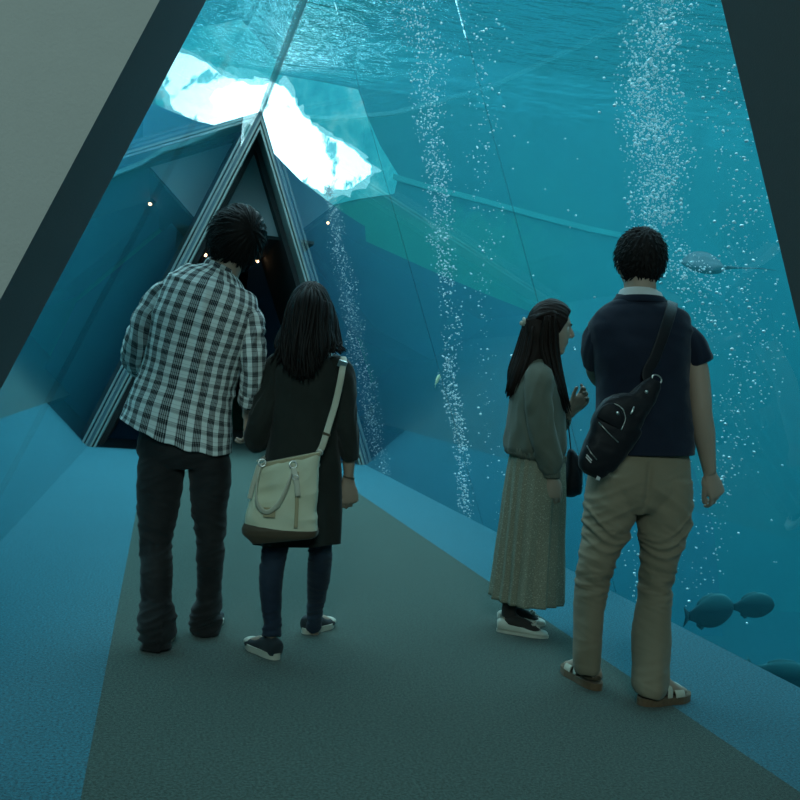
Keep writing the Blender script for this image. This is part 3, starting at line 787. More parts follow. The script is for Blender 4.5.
for leg in ([(-.09, .60, 0), (-.095, .40, -.02), (-.098, .29, -.05), (-.082, .09, -.11), (-.075, .05, -.11)], [(.06, .60, 0), (.083, .42, .05), (.09, .32, .12), (.087, .14, .25), (.088, .07, .27)]):
    body.append(limb([r(x, z, y, a, a) for (x, z, y), a in zip(leg, (.055, .045, .038, .026, .024))], 14, 18))
for hp, dv in SL2:
    d = unit((*dv, 0)); h = np.array(hp)
    body.append(tube([(*(h + d * .03 + (0, 0, .05)), .024, .03), (*(h + d * .11 + (0, 0, .045)), .026, .024), (*(h + d * .18 + (0, 0, .03)), .026, .012)], 12, 10, ref=(d[1], -d[0], 0)))
body.append(limb([r(.095, 1.13, 0, .034, .034), r(.145, .94, -.02, .030, .030), r(.168, .78, .0, .026, .027), r(.174, .695, .02, .0175, .019)], 14, 20))
body += hand_pieces(g.p(.174, .700, .019), (.14, .06, -1), (-.35, .93, .0), (-.93, -.35, 0), .98, (.85, 1.0, 1.05, 1.1), .7, 1, (.45, .8, .3))
body.append(limb([r(-.135, 1.12, 0, .034, .034), r(-.195, .88, -.03, .030, .030), r(-.19, .86, .08, .027, .027), r(-.21, .93, .20, .018, .018)], 14, 24))
body += hand_pieces(g.p(-.21, .93, .20), (-.5, .4, .5), (.2, .6, -.4), (.5, .1, .8), .84, (.6, .7, .75, .8))
obj('body', remesh(body, .0040), M['skin'], wom)
# jeans
tp = [limb([r(-.02, .62, 0, .13, .10), r(-.02, .50, 0, .12, .09)], 24, 8),
      limb([r(x, z, y, a, b) for x, z, y, a, b in ((-.088, .60, 0, .07, .08), (-.091, .44, -.015, .056, .062), (-.097, .37, -.03, .050, .056), (-.101, .29, -.05, .048, .056), (-.090, .17, -.085, .040, .046), (-.080, .10, -.10, .036, .041), (-.079, .048, -.115, .037, .043))], 28, 30),
      limb([r(x, z, y, a, b) for x, z, y, a, b in ((.06, .60, 0, .07, .08), (.081, .45, .04, .050, .058), (.088, .37, .085, .049, .056), (.089, .31, .13, .049, .056), (.087, .21, .20, .038, .044), (.085, .15, .24, .033, .038), (.085, .100, .265, .034, .040))], 28, 30)]
legax2 = lambda P: np.where((P[:, 0] < 0)[:, None], np.stack([np.full(len(P), -.09), P[:, 1], P[:, 2]], 1), np.stack([np.full(len(P), .085), P[:, 1], P[:, 2]], 1))
obj('jeans', remesh(tp, .005, 2, trouser_post(legax2, .0042, 34, 5, lambda P: .4 + 1.2 * (1 - sstep(.10, .22, P[:, 2])) + .8 * np.exp(-((P[:, 2] - .38) / .05) ** 2))), M['denim_blue'], wom)
# tunic
def tunic_disp(th, s, P, N):
    low = 1 - sstep(.45, .95, P[:, 2])
    return torso_wrinkle(.005, 7, 2.2, 9, .1)(th, s, P, N) + .010 * low * np.sin(th * 7 + P[:, 2] * 3 + 1)
tg = tube([r(x, z, y, a, b) for x, z, y, a, b in ((-.005, .440, 0, .125, .172), (-.006, .55, 0, .125, .170), (-.010, .70, 0, .122, .160), (-.018, .85, -.005, .110, .140), (-.024, 1.00, -.01, .102, .133), (-.028, 1.10, -.01, .098, .136), (-.030, 1.155, -.005, .080, .122), (-.032, 1.19, -.003, .062, .082), (-.034, 1.215, 0, .050, .054))], 96, 100, ref=ref_d, disp=tunic_disp, sq=2.3)
tg[0][:, 2] += (1 - sstep(.43, .60, tg[0][:, 2])) * (.10 * tg[0][:, 0] - .006)
tun = obj('tunic', tg, M['tunic'], wom)
obj('sleeve', tube([r(.055, 1.165, -.005, .035, .045), r(.105, 1.135, -.008, .048, .056), r(.128, 1.05, -.015, .046, .052), r(.142, .94, -.02, .044, .050), r(.162, .84, -.01, .042, .048), r(.172, .785, .0, .034, .042)], 48, 60, disp=sleeve_wrinkle(.0055, 15, 2), ref=(1, 0, .2)), M['tunic'], tun)
obj('sleeve', tube([r(-.10, 1.165, -.005, .035, .045), r(-.148, 1.13, -.008, .048, .056), r(-.170, 1.03, -.02, .047, .054), r(-.192, .92, -.035, .050, .056), r(-.200, .845, -.02, .054, .060), r(-.198, .835, .05, .048, .052), r(-.205, .89, .14, .040, .042)], 48, 70, disp=sleeve_wrinkle(.007, 15, 6), ref=(1, 0, -.2)), M['tunic'], tun)
br = torus(.0215, .0035, 28, 8, 1, 1.05); obj('bracelet', rot_to(br, Ry(.12), g.p(.1735, .712, .018)), M['brown'], wom)

# long hair: cap, the fall over the back, loose strands
def fall(paths, seed, n_locks, rr=.006, wave=.01):
    """paths: list of control polylines (Vx, y, Vz, halfwidth across); strands interpolated over the sheet"""
    rg = np.random.default_rng(seed); parts = []
    A = [np.array([g.p(x, z, y) for x, z, y in pth]) for pth in paths]
    for i in range(n_locks):
        t = rg.uniform(0, len(A) - 1.001); k = int(t); f = t - k
        q = A[k] * (1 - f) + A[k + 1] * f
        L = rg.uniform(.80, 1.0); m = len(q); ph = rg.uniform(0, 6.28); off = rg.normal(size=3) * (.004, .008, .003)
        rows = []
        for j in range(m):
            u = j / (m - 1); c = q[0] + (q[j] - q[0]) * (L if j == m - 1 else 1)
            w_ = wave * u * math.sin(u * 5 + ph)
            rows.append((c[0] + w_ + off[0] * (1 + u), c[1] + off[1] - abs(w_) * .4, c[2] + off[2], rr * (1.0 if u < .75 else 1.0 - .8 * (u - .75) / .25) * rg.uniform(.8, 1.25), rr * .6))
        rows[-1] = (*rows[-1][:3], .0012, .001)
        parts.append(tube(rows, 6, 16))
    return parts
cap = hair_cap(hc, Rh, .93, .022, 0, 34, (.0, -.35, .94), .0035)
P_ = [[(-.060, 1.452, .03), (-.105, 1.395, .04), (-.122, 1.30, .03), (-.138, 1.21, -.02), (-.165, 1.135, -.05)],
      [(-.058, 1.456, .01), (-.100, 1.405, -.025), (-.121, 1.29, -.065), (-.122, 1.20, -.10), (-.120, 1.11, -.115)],
      [(-.054, 1.457, -.01), (-.082, 1.415, -.060), (-.095, 1.30, -.108), (-.086, 1.20, -.128), (-.070, 1.075, -.138)],
      [(-.046, 1.457, -.02), (-.050, 1.420, -.075), (-.054, 1.30, -.120), (-.048, 1.19, -.14), (-.036, 1.070, -.148)],
      [(-.036, 1.457, -.01), (-.012, 1.415, -.062), (-.004, 1.30, -.110), (-.008, 1.20, -.13), (.000, 1.095, -.138)],
      [(-.030, 1.456, .00), (.018, 1.405, -.030), (.034, 1.29, -.080), (.036, 1.23, -.10), (.034, 1.175, -.115)],
      [(-.026, 1.452, .02), (.036, 1.385, .020), (.056, 1.30, -.02), (.062, 1.23, -.06), (.077, 1.192, -.090)],
      [(-.024, 1.448, .04), (.040, 1.375, .050), (.062, 1.30, .03), (.076, 1.235, .00), (.100, 1.200, -.04)]]
mass = [tube([r(-.036, 1.39, -.02, .082, .060), r(-.034, 1.32, -.035, .092, .072), r(-.035, 1.25, -.06, .092, .060), r(-.042, 1.19, -.085, .080, .042), r(-.050, 1.13, -.11, .056, .028), r(-.046, 1.09, -.125, .028, .014)], 60, 50,
             disp=lambda th, s, P, N: .0045 * pn(np.stack([np.cos(th) * 8, np.sin(th) * 8, s * 3], 1)) + .003 * pn(np.stack([np.cos(th) * 22, np.sin(th) * 22, s * 4], 1)))]
hg = join([(p[0], p[1]) for p in [cap] + mass + fall(P_, 5, 420, .0058, .017)])
obj('hair', hg, M['hair'], wom)
# ================================================================== WOMAN IN THE PLEATED SKIRT (seen in profile)
F3 = Fig((.796, 4.063, 0)); g = F3; r = g.r
lady = empty('person', F3.F, -YAW, 'woman in profile in a grey green jacket and long pleated skirt by the glass', 'person')
Rh = Rz(-1.50) @ Rx(-.10)
hc = np.array(g.p(.020, 1.424, 0))
body = head_pieces(hc, Rh, 1.02)
body.append(limb([r(-.02, 1.24, 0, .045, .048), r(-.015, 1.30, 0, .044, .045), r(.002, 1.38, 0, .048, .044)], 20, 12))
body.append(limb([r(.01, .60, 0, .09, .12), r(.01, .80, 0, .085, .12), r(-.005, .98, 0, .07, .10), r(-.015, 1.12, 0, .085, .12), r(-.02, 1.22, 0, .045, .08), r(-.02, 1.26, 0, .04, .045)], 24, 20))
S3 = (((-.105, -.050, 0), (.97, -.20)), ((-.085, .095, 0), (.98, .19)))
for (hp, dv), y in zip(S3, (-.05, .10)):
    body.append(limb([r(.0, .62, y, .07, .07), r(-.02, .35, y, .045, .045), r(-.045, .22, y, .048, .044), r(-.050, .10, y, .030, .028), r(-.050, .055, y, .032, .030)], 16, 16))
    d = unit((*dv, 0)); h = np.array(hp)
    body.append(tube([(*(h + d * .02 + (0, 0, .035)), .024, .022), (*(h + d * .06 + (0, 0, .045)), .028, .034), (*(h + d * .12 + (0, 0, .040)), .028, .028), (*(h + d * .20 + (0, 0, .022)), .028, .012)], 12, 12, ref=(d[1], -d[0], 0)))
body.append(limb([r(.0, 1.17, -.13, .036, .036), r(.030, .95, -.165, .030, .030), r(.078, .80, -.16, .028, .026), r(.092, .725, -.15, .019, .020)], 14, 20))
body += hand_pieces(g.p(.093, .728, -.15), (.13, .02, -1), (.15, 1, .1), (1, -.15, .1), 1.0, (.85, .95, 1.0, 1.05), .9, 1, (.35, .9, .35))
body.append(limb([r(.0, 1.17, .13, .036, .036), r(.055, .955, .19, .030, .030), r(.11, .985, .17, .026, .026), r(.158, 1.045, .13, .018, .019)], 14, 20))
body += hand_pieces(g.p(.156, 1.042, .13), (.55, -.10, .83), (-.55, -.80, .20), (-.7, .6, .2), 1.0, (.55, .75, .85, .9), .5, 1, (.35, .85, .35))
obj('body', remesh(body, .0038), M['skin'], lady)
for sx in (-1, 1):
    e = sphere((sx * .031, .0685, .009), (.0115, .0115, .0115), 14, 10); obj('eye', rot_to((e[0] * 1.02, e[1]), Rh, hc), M['eye'], lady)
    e = tube([(sx * .016, .0905, .026, .002, .002), (sx * .032, .0885, .031, .003, .0025), (sx * .048, .078, .027, .0015, .0015)], 8, 10); obj('eyebrow', rot_to((e[0] * 1.02, e[1]), Rh, hc), M['brow'], lady)
e = join([sphere((0, .0875, -.0505), (.018, .0075, .0045), 14, 8), sphere((0, .0855, -.0600), (.015, .0075, .005), 14, 8)]); obj('lips', rot_to((e[0] * 1.02, e[1]), Rh, hc), M['lips'], lady)
for y, (hp, dv) in zip((-.05, .10), S3):
    d = unit((*dv, 0)); h = np.array(hp)
    ft = tube([(*(h + d * .035 + (0, 0, .045)), .024, .026), (*(h + d * .06 + (0, 0, .048)), .031, .037), (*(h + d * .12 + (0, 0, .043)), .031, .031), (*(h + d * .185 + (0, 0, .026)), .030, .016), (*(h + d * .20 + (0, 0, .022)), .022, .010)], 20, 20, ref=(d[1], -d[0], 0))[:2]
    obj('tights', join([ft, limb([r(-.03, .30, y, .053, .050), r(-.045, .20, y, .051, .047), r(-.050, .11, y, .034, .032), r(-.049, .07, y, .034, .032), r(-.035, .045, y, .040, .028)], 24, 24)[:2]]), M['sock'], lady)
for hp, dv in S3:
    u, so = shoe(hp, dv, .235, .082, .062)
    sh = obj('flat_shoe', u, M['cream'], lady); so[0][:, 2] *= .7; obj('sole', so, M['rubber'], sh, False)
    d = unit((*dv, 0)); c = np.array(hp) + d * .165 + np.array([0, 0, .052]); s_ = np.array([d[1], -d[0], 0]); bw = []
    for sg in (-1, 1):
        bw.append(tube([(*c, .003, .002), (*(c + s_ * sg * .012 + d * .012 + (0, 0, .010)), .006, .002), (*(c + s_ * sg * .026 + d * .004 + (0, 0, .006)), .006, .002), (*(c + s_ * sg * .014 - d * .010 + (0, 0, .003)), .004, .002), (*c, .002, .002)], 8, 18, ref=(0, 0, 1)))
        bw.append(tube([(*c, .003, .002), (*(c + s_ * sg * .018 + d * .03 - (0, 0, .008)), .003, .0015)], 6, 6, ref=(0, 0, 1)))
    bw.append(sphere(c, (.006, .006, .005), 10, 8)); obj('bow', join([(p[0], p[1]) for p in bw]), M['cream'], sh)
# skirt
def pleats(th, s, P, N):
    z = P[:, 2]; lowf = sstep(.90, .15, z) if False else np.clip((.90 - z) / .75, 0, 1)
    k = 15; ph = th * k / 1.0 + .9 * np.sin(th * 3 + 1) + .35 * pn(np.stack([th * 2, z * 2.5, th * 0], 1))
    saw = np.abs(((ph / (2 * PI)) % 1) - .35) / .65; saw = np.where(((ph / (2 * PI)) % 1) < .35, 1 - ((ph / (2 * PI)) % 1) / .35, saw)
    return (.006 + .017 * lowf) * (saw - .5) + .010 * lowf * np.sin(th * 4 + 2) + .004 * pn(np.stack([P[:, 0] * 9, P[:, 1] * 9, z * 5], 1))
sk = tube([r(x, z, y, a, b) for x, z, y, a, b in ((.024, .148, .0, .160, .185), (.023, .30, 0, .152, .175), (.020, .50, 0, .144, .165), (.018, .70, 0, .136, .155), (.014, .82, 0, .124, .145), (.005, .90, 0, .105, .13))], 300, 70, disp=pleats, sq=2.2)
obj('skirt', sk, M['skirt'], lady)
# jacket: body, gathered waistband, sleeves with elastic cuffs, neckline
def jk_disp(th, s, P, N):
    return torso_wrinkle(.006, 7, 3, 21, .15)(th, s, P, N) + .006 * np.exp(-((P[:, 2] - .90) / .04) ** 2) * np.sin(th * 9)
jk = tube([r(x, z, y, a, b) for x, z, y, a, b in ((.005, .852, 0, .128, .150), (.002, .885, 0, .142, .168), (-.003, .95, 0, .138, .168), (-.012, 1.06, 0, .126, .166), (-.018, 1.14, 0, .112, .166), (-.021, 1.20, 0, .086, .148), (-.021, 1.25, 0, .062, .102), (-.019, 1.285, 0, .050, .064), (-.018, 1.303, 0, .047, .052))], 110, 90, disp=jk_disp, sq=2.2)
wz = 1 - sstep(.84, 1.0, jk[0][:, 2]); jk[0][:, 2] -= wz * (.055 + .16 * (jk[0][:, 0] - .0)) * .55
jacket = obj('jacket', jk, M['jacket'], lady)
wb = tube([r(x, z, y, a, b) for x, z, y, a, b in ((.006, .832, 0, .128, .150), (.006, .845, 0, .137, .160), (.005, .865, 0, .138, .162), (.005, .880, 0, .130, .154))], 220, 18, disp=lambda th, s, P, N: .0045 * np.sin(th * 42 + np.sin(th * 5)) + .003 * np.sin(th * 13), sq=2.2)
wb[0][:, 2] -= (.055 + .16 * wb[0][:, 0]) * .55 - .006
obj('waistband', wb, M['jacket'], jacket)
obj('placket', tube([r(.050, 1.235, -.06, .004, .012), r(.085, 1.12, -.075, .004, .012), r(.122, .98, -.08, .004, .012), r(.140, .85, -.08, .004, .012)], 12, 20), M['jacket'], jacket)
nl = tube([r(-.018, 1.290, 0, .050, .056), r(-.015, 1.305, 0, .049, .053), r(-.013, 1.316, 0, .047, .050), r(-.013, 1.317, 0, .042, .045)], 48, 12); nl[0][:, 2] -= (nl[0][:, 0] + .06) * .38; obj('neckline', nl, M['jacket'], jacket)
obj('sleeve', tube([r(-.02, 1.225, -.085, .045, .04), r(-.010, 1.19, -.125, .066, .052), r(-.002, 1.09, -.160, .064, .054), r(.022, .96, -.172, .060, .054), r(.058, .85, -.168, .060, .052), r(.080, .785, -.160, .055, .048), r(.088, .750, -.155, .036, .033)], 56, 70, disp=sleeve_wrinkle(.006, 11, 11)), M['jacket'], jacket)
obj('cuff', tube([r(.086, .762, -.155, .034, .031), r(.089, .750, -.153, .038, .034), r(.092, .728, -.151, .036, .033), r(.092, .724, -.151, .030, .028)], 90, 14, disp=lambda th, s, P, N: .0016 * np.sin(th * 26)), M['jacket'], jacket)
obj('sleeve', tube([r(-.02, 1.225, .085, .045, .04), r(-.005, 1.19, .125, .062, .052), r(.015, 1.08, .165, .060, .054), r(.042, .98, .19, .056, .054), r(.075, .955, .185, .050, .050), r(.118, .99, .165, .040, .040), r(.138, 1.016, .148, .028, .028)], 48, 60, disp=sleeve_wrinkle(.006, 11, 14)), M['jacket'], jacket)
wr = torus(.0215, .004, 26, 8); obj('wristband', rot_to(wr, Ry(.50) @ Rx(.05), g.p(.146, 1.030, .141)), M['nylon'], lady)
# hair: crown, twist to the tie, fall over the back, front lock
cap = hair_cap(hc, Rh, 1.02, .019, .10, 40, (0, -.9, .15), .003)
tie = g.p(-.104, 1.440, -.02)
twist = tube([r(.050, 1.490, -.075, .008, .010), r(.020, 1.487, -.094, .013, .010), r(-.025, 1.474, -.085, .015, .011), r(-.065, 1.456, -.045, .016, .013), r(-.086, 1.446, -.008, .013, .012)], 20, 40, ref=(0, 0, 1), disp=lambda th, s, P, N: .0028 * np.sin(th * 3 + s * 70) + .002 * np.sin(th * 7 + s * 90))
twist2 = (twist[0] * np.array([1, -1, 1]) + np.array([.0, .0, .0]), twist[1])
def fall3(paths, seed, n, rr, wave):
    global g
    return fall(paths, seed, n, rr, wave)
Bk = [[(-.060, 1.42, -.070), (-.066, 1.30, -.075), (-.085, 1.20, -.080), (-.118, 1.10, -.06)],
      [(-.082, 1.43, -.045), (-.098, 1.30, -.055), (-.120, 1.19, -.060), (-.140, 1.078, -.04)],
      [(-.090, 1.44, -.015), (-.112, 1.31, -.020), (-.136, 1.19, -.030), (-.150, 1.076, -.015)],
      [(-.090, 1.44, .015), (-.112, 1.31, .020), (-.137, 1.19, .020), (-.149, 1.085, .020)],
      [(-.075, 1.43, .050), (-.095, 1.30, .060), (-.115, 1.20, .060), (-.130, 1.10, .05)]]
Fr = [[(-.015, 1.475, -.088), (-.020, 1.42, -.086), (-.022, 1.33, -.078), (.010, 1.25, -.088), (.070, 1.13, -.105), (.110, 1.05, -.085)],
      [(.015, 1.478, -.090), (.022, 1.42, -.088), (.030, 1.34, -.074), (.052, 1.26, -.078), (.098, 1.13, -.088), (.136, 1.020, -.085)],
      [(.038, 1.480, -.084), (.044, 1.42, -.084), (.052, 1.34, -.070), (.070, 1.26, -.064), (.112, 1.12, -.078), (.140, 1.028, -.080)]]
side = tube([r(-.045, 1.46, -.060, .05, .022), r(-.035, 1.40, -.066, .055, .022), r(-.025, 1.34, -.060, .050, .022), r(-.040, 1.27, -.062, .040, .018), r(-.085, 1.18, -.06, .028, .014)], 40, 40, disp=lambda th, s, P, N: .003 * pn(np.stack([np.cos(th) * 9, np.sin(th) * 9, s * 3], 1)))
hg = join([(p[0], p[1]) for p in [cap, twist, twist2, side] + fall(Bk, 8, 220, .0062, .006) + fall(Fr, 9, 90, .0055, .004)])
hr = obj('hair', hg, M['hair_brown'], lady)
obj('hair_tie', join([rot_to(torus(.015, .007, 24, 10), Ry(1.45), tie), sphere(np.array(tie) + (-.012, -.006, -.008), (.009, .009, .012), 12, 10)]), M['cream'], lady)

# ================================================================== MAN IN THE NAVY SHIRT
F4 = Fig((.915, 3.239, 0)); g = F4; r = g.r
gent = empty('person', F4.F, -YAW, 'man in a navy polo shirt and khaki trousers with a sling bag on his back', 'person')
Rh = Ry(-.02) @ Rx(.04) @ Rz(-.05)
hc = np.array(g.p(-.096, 1.642, .015))
body = head_pieces(hc, Rh, 1.05)
body.append(limb([r(-.082, 1.46, -.01, .064, .060), r(-.086, 1.53, -.008, .061, .060), r(-.092, 1.60, .0, .060, .062)], 24, 12))
body.append(limb([r(-.02, .72, 0, .13, .09), r(-.02, .95, 0, .13, .085), r(-.045, 1.2, 0, .14, .09), r(-.07, 1.36, 0, .15, .08), r(-.08, 1.46, 0, .06, .055)], 24, 20))
for leg in ([(-.115, .78, 0), (-.128, .62, 0), (-.158, .45, -.01), (-.165, .25, 0), (-.155, .09, .005)], [(.07, .78, 0), (.085, .66, -.01), (.082, .45, -.03), (.082, .22, -.08), (.080, .07, -.115)]):
    body.append(limb([r(x, z, y, a, a) for (x, z, y), a in zip(leg, (.07, .062, .048, .046, .036))], 16, 20))
S4 = (((-.115, -.045, 0), (-.30, .95)), ((.014, -.168, 0), (.83, .55)))
for hp, dv in S4:
    d = unit((*dv, 0)); h = np.array(hp); s_ = np.array([d[1], -d[0], 0]); up_ = np.array([0, 0, .027])
    body.append(tube([(*(h + d * .010 + up_ + (0, 0, .024)), .020, .018), (*(h + d * .035 + up_ + (0, 0, .032)), .030, .032), (*(h + d * .085 + up_ + (0, 0, .045)), .031, .045), (*(h + d * .15 + up_ + (0, 0, .028)), .040, .026), (*(h + d * .20 + up_ + (0, 0, .016)), .043, .015), (*(h + d * .222 + up_ + (0, 0, .012)), .036, .011)], 18, 20, ref=s_))
    inner = 1 if dv[0] < 0 else -1
    for k in range(5):
        o_ = inner * (.032 - .0165 * k); rad = (.0125, .0095, .009, .0085, .008)[k]; f_ = .214 - .0055 * k - .002 * k * k * .5
        body.append(tube([(*(h + d * f_ + s_ * o_ + up_ + (0, 0, .012)), rad, rad * .95), (*(h + d * (f_ + .020) + s_ * o_ + up_ + (0, 0, .011)), rad, rad * .9), (*(h + d * (f_ + .033) + s_ * o_ + up_ + (0, 0, .009)), rad * .7, rad * .6)], 10, 8, ref=s_))
aR = [r(.095, 1.36, -.01, .042, .045), r(.146, 1.285, -.015, .045, .048), r(.178, 1.17, -.025, .043, .045), r(.192, 1.09, -.025, .0415, .043), r(.206, 1.03, -.01, .043, .042), r(.226, .95, .01, .034, .035), r(.246, .868, .03, .0245, .029)]
body.append(limb(aR, 24, 40))
body += hand_pieces(g.p(.247, .868, .03), (.42, .10, -.90), (-.40, .90, -.1), (-.90, -.40, -.2), 1.06, (.60, .95, 1.1, 1.15), .9, 1, (.40, .85, .25))
body.append(limb([r(-.225, 1.40, .0, .048, .048), r(-.225, 1.22, .10, .040, .040), r(-.17, 1.18, .24, .034, .034), r(-.09, 1.22, .33, .024, .024)], 18, 24))
body += hand_pieces(g.p(-.09, 1.22, .33), (.8, .3, .4), (0, -.8, .5), (0, .4, 1), 1.0)
obj('body', remesh(body, .0042), M['skin'], gent)
for hp, dv in S4:
    d = unit((*dv, 0)); h = np.array(hp); s_ = np.array([d[1], -d[0], 0])
    u, so = shoe(hp, dv, .262, .104, .08); so[0][:, 2] = np.where(so[0][:, 2] > .01, .028, .001)
    sd = obj('sandal', so, M['cork'], gent, False)
    def band(f0, w0, h0, wid, mat, nm):
        P0 = h + d * f0; rows = []
        for k in range(13):
            a = PI * k / 12; q = P0 + s_ * math.cos(a) * w0 + np.array([0, 0, .026 + math.sin(a) * h0]); rows.append((*q, wid, .0028))
        return obj(nm, tube(rows, 10, 30, ref=d), mat, sd)
    band(.165, .049, .040, .026, M['strap'], 'strap'); band(.115, .042, .068, .014, M['strap'], 'strap')
    hs = [(*(h + d * (.10) + s_ * .040 + (0, 0, .050)), .010, .003), (*(h + d * .035 + s_ * .034 + (0, 0, .046)), .010, .003), (*(h + d * .008 + (0, 0, .046)), .010, .003), (*(h + d * .035 - s_ * .034 + (0, 0, .046)), .011, .003), (*(h + d * .10 - s_ * .040 + (0, 0, .055)), .011, .003)]
    obj('heel_strap', tube(hs, 10, 30, ref=(0, 0, 1)), M['brown'], sd)
# trousers
def leg4(rows): return limb([r(x, z, y, a, b) for x, z, y, a, b in rows], 32, 44)
tp = [limb([r(-.020, .96, 0, .168, .112), r(-.018, .88, -.005, .186, .128), r(-.020, .80, -.01, .196, .138), r(-.020, .74, -.005, .18, .12), r(-.02, .71, 0, .14, .10)], 32, 18),
      leg4([(-.112, .82, 0, .105, .13), (-.122, .70, -.005, .100, .118), (-.128, .62, -.005, .090, .105), (-.155, .50, -.01, .073, .086), (-.162, .43, -.012, .067, .078), (-.167, .33, .0, .060, .072), (-.166, .24, .0, .058, .072), (-.162, .14, .003, .056, .074), (-.155, .068, .005, .050, .074), (-.154, .058, .005, .046, .066)]),
      leg4([(.075, .82, 0, .105, .13), (.086, .70, -.01, .102, .120), (.086, .60, -.015, .088, .104), (.082, .50, -.025, .070, .086), (.080, .43, -.032, .066, .078), (.082, .32, -.055, .068, .078), (.083, .22, -.08, .072, .080), (.088, .11, -.108, .066, .084), (.092, .005, -.128, .060, .084), (.091, -.005, -.128, .054, .078)])]
legax4 = lambda P: np.where((P[:, 0] < -.02)[:, None], np.stack([np.full(len(P), -.15), P[:, 1], P[:, 2]], 1), np.stack([np.full(len(P), .085), P[:, 1], P[:, 2]], 1))
kp = trouser_post(legax4, .0062, 27, 11, lambda P: .25 + 1.1 * np.exp(-((P[:, 2] - .44) / .075) ** 2) + .35 * np.exp(-((P[:, 2] - .62) / .08) ** 2))
def khaki_post(P, N):
    d = kp(P, N); c = legax4(P)
    u = P[:, 0] - c[:, 0]; sg = np.sign(P[:, 0] + .02)
    # long drag folds from the crotch outwards, soft ones down the shins, creases on the seat
    q = np.stack([(P[:, 2] + sg * u * .55) * 15, P[:, 1] * 3, u * 4 + sg * 3], 1)
    d += .0085 * (ridge(q) - .5) * np.exp(-((P[:, 2] - .66) / .12) ** 2)
    q = np.stack([u * 16 + sg, P[:, 1] * 10, (P[:, 2] + u) * 4], 1)
    d += .0095 * pn(q) * (1 - sstep(.30, .42, P[:, 2]))
    z = P[:, 2]; bk = sstep(.1, -.5, N[:, 1]) if False else (N[:, 1] < .2)
    q = np.stack([u * 6 + sg * 5, P[:, 1] * 6, z * 62 + u * 14 * np.sin(z * 40)], 1)
    d += .0042 * (ridge(q) - .5) * np.exp(-((z - .43) / .07) ** 2)
    for z0, sl_, wd_ in ((.585, .45, .9), (.625, .75, .6), (.545, .2, .6)):
        arc = z0 + 5.5 * u ** 2 + sl_ * sg * u; d += bk * .0085 * wd_ * np.exp(-((z - arc) / .0085) ** 2) - bk * .005 * wd_ * np.exp(-((z - arc + .02) / .012) ** 2)
    d -= .012 * np.exp(-((P[:, 0] + .022) / .010) ** 2) * sstep(.70, .76, P[:, 2]) * (1 - sstep(.86, .92, P[:, 2])) * (N[:, 1] < 0)
    return d
obj('trousers', remesh(tp, .0058, 3, khaki_post), M['khaki'], gent)
# polo shirt
def polo_disp(th, s, P, N):
    d = torso_wrinkle(.0085, 5, 4.5, 31, .25)(th, s, P, N)
    q = np.stack([P[:, 0] * 4, P[:, 1] * 4, (P[:, 2] + .25 * P[:, 0]) * 15], 1)
    d += .008 * (ridge(q) - .55) * np.exp(-((P[:, 2] - 1.38) / .07) ** 2)
    q = np.stack([P[:, 0] * 3 + 4, P[:, 1] * 3, (P[:, 2] - .3 * P[:, 0]) * 14], 1)
    return d + .004 * (ridge(q) - .55) * np.exp(-((P[:, 2] - 1.0) / .07) ** 2)
ps = tube([r(x, z, y, a, b) for x, z, y, a, b in ((-.014, .918, .0, .140, .190), (-.018, .97, 0, .138, .188), (-.028, 1.06, -.005, .132, .178), (-.042, 1.18, -.012, .132, .174), (-.058, 1.30, -.022, .134, .184), (-.070, 1.38, -.022, .124, .198), (-.078, 1.432, -.018, .106, .188), (-.083, 1.468, -.012, .086, .150), (-.085, 1.496, -.008, .075, .102), (-.086, 1.515, -.006, .070, .078))], 110, 120, ref=ref_d, disp=polo_disp, sq=2.3)
polo = obj('polo_shirt', ps, M['navy'], gent)
obj('sleeve', tube([r(.03, 1.405, -.01, .028, .05), r(.085, 1.385, -.012, .050, .070), r(.122, 1.350, -.014, .058, .070), r(.150, 1.315, -.015, .056, .066), r(.167, 1.285, -.016, .054, .062), r(.169, 1.281, -.016, .048, .056)], 56, 50, disp=sleeve_wrinkle(.005, 14, 3)), M['navy'], polo)
obj('sleeve', tube([r(-.17, 1.405, -.01, .028, .05), r(-.215, 1.385, -.01, .046, .070), r(-.236, 1.34, .0, .052, .068), r(-.236, 1.28, .035, .050, .060), r(-.232, 1.245, .06, .046, .054)], 56, 50, disp=sleeve_wrinkle(.005, 14, 9)), M['navy'], polo)
cl = tube([r(-.086, 1.496, -.008, .090, .100), r(-.087, 1.512, -.007, .080, .088), r(-.089, 1.530, -.006, .070, .077), r(-.089, 1.536, -.005, .066, .072), r(-.089, 1.536, -.005, .061, .067)], 64, 20, ref=ref_d); cl[0][:, 2] += (cl[0][:, 0] + .089) * .05
obj('collar', cl, M['white_cloth'], polo)
c2 = tube([r(-.084, 1.486, -.010, .090, .108), r(-.085, 1.500, -.009, .089, .102), r(-.086, 1.512, -.008, .083, .092), r(-.086, 1.513, -.008, .076, .085)], 64, 14, ref=ref_d)
obj('collar_edge', c2, M['navy'], polo)
hair = join([hair_cap(hc, Rh, 1.05, .021, -.16, 40, (.1, -.5, .86), .005), locks_short(hc, Rh, 1.05, .020, 600, -.16, (.1, -.5, .86), (.022, .040), .005, .0048, 11, .005)])
obj('hair', hair, M['hair'], gent)
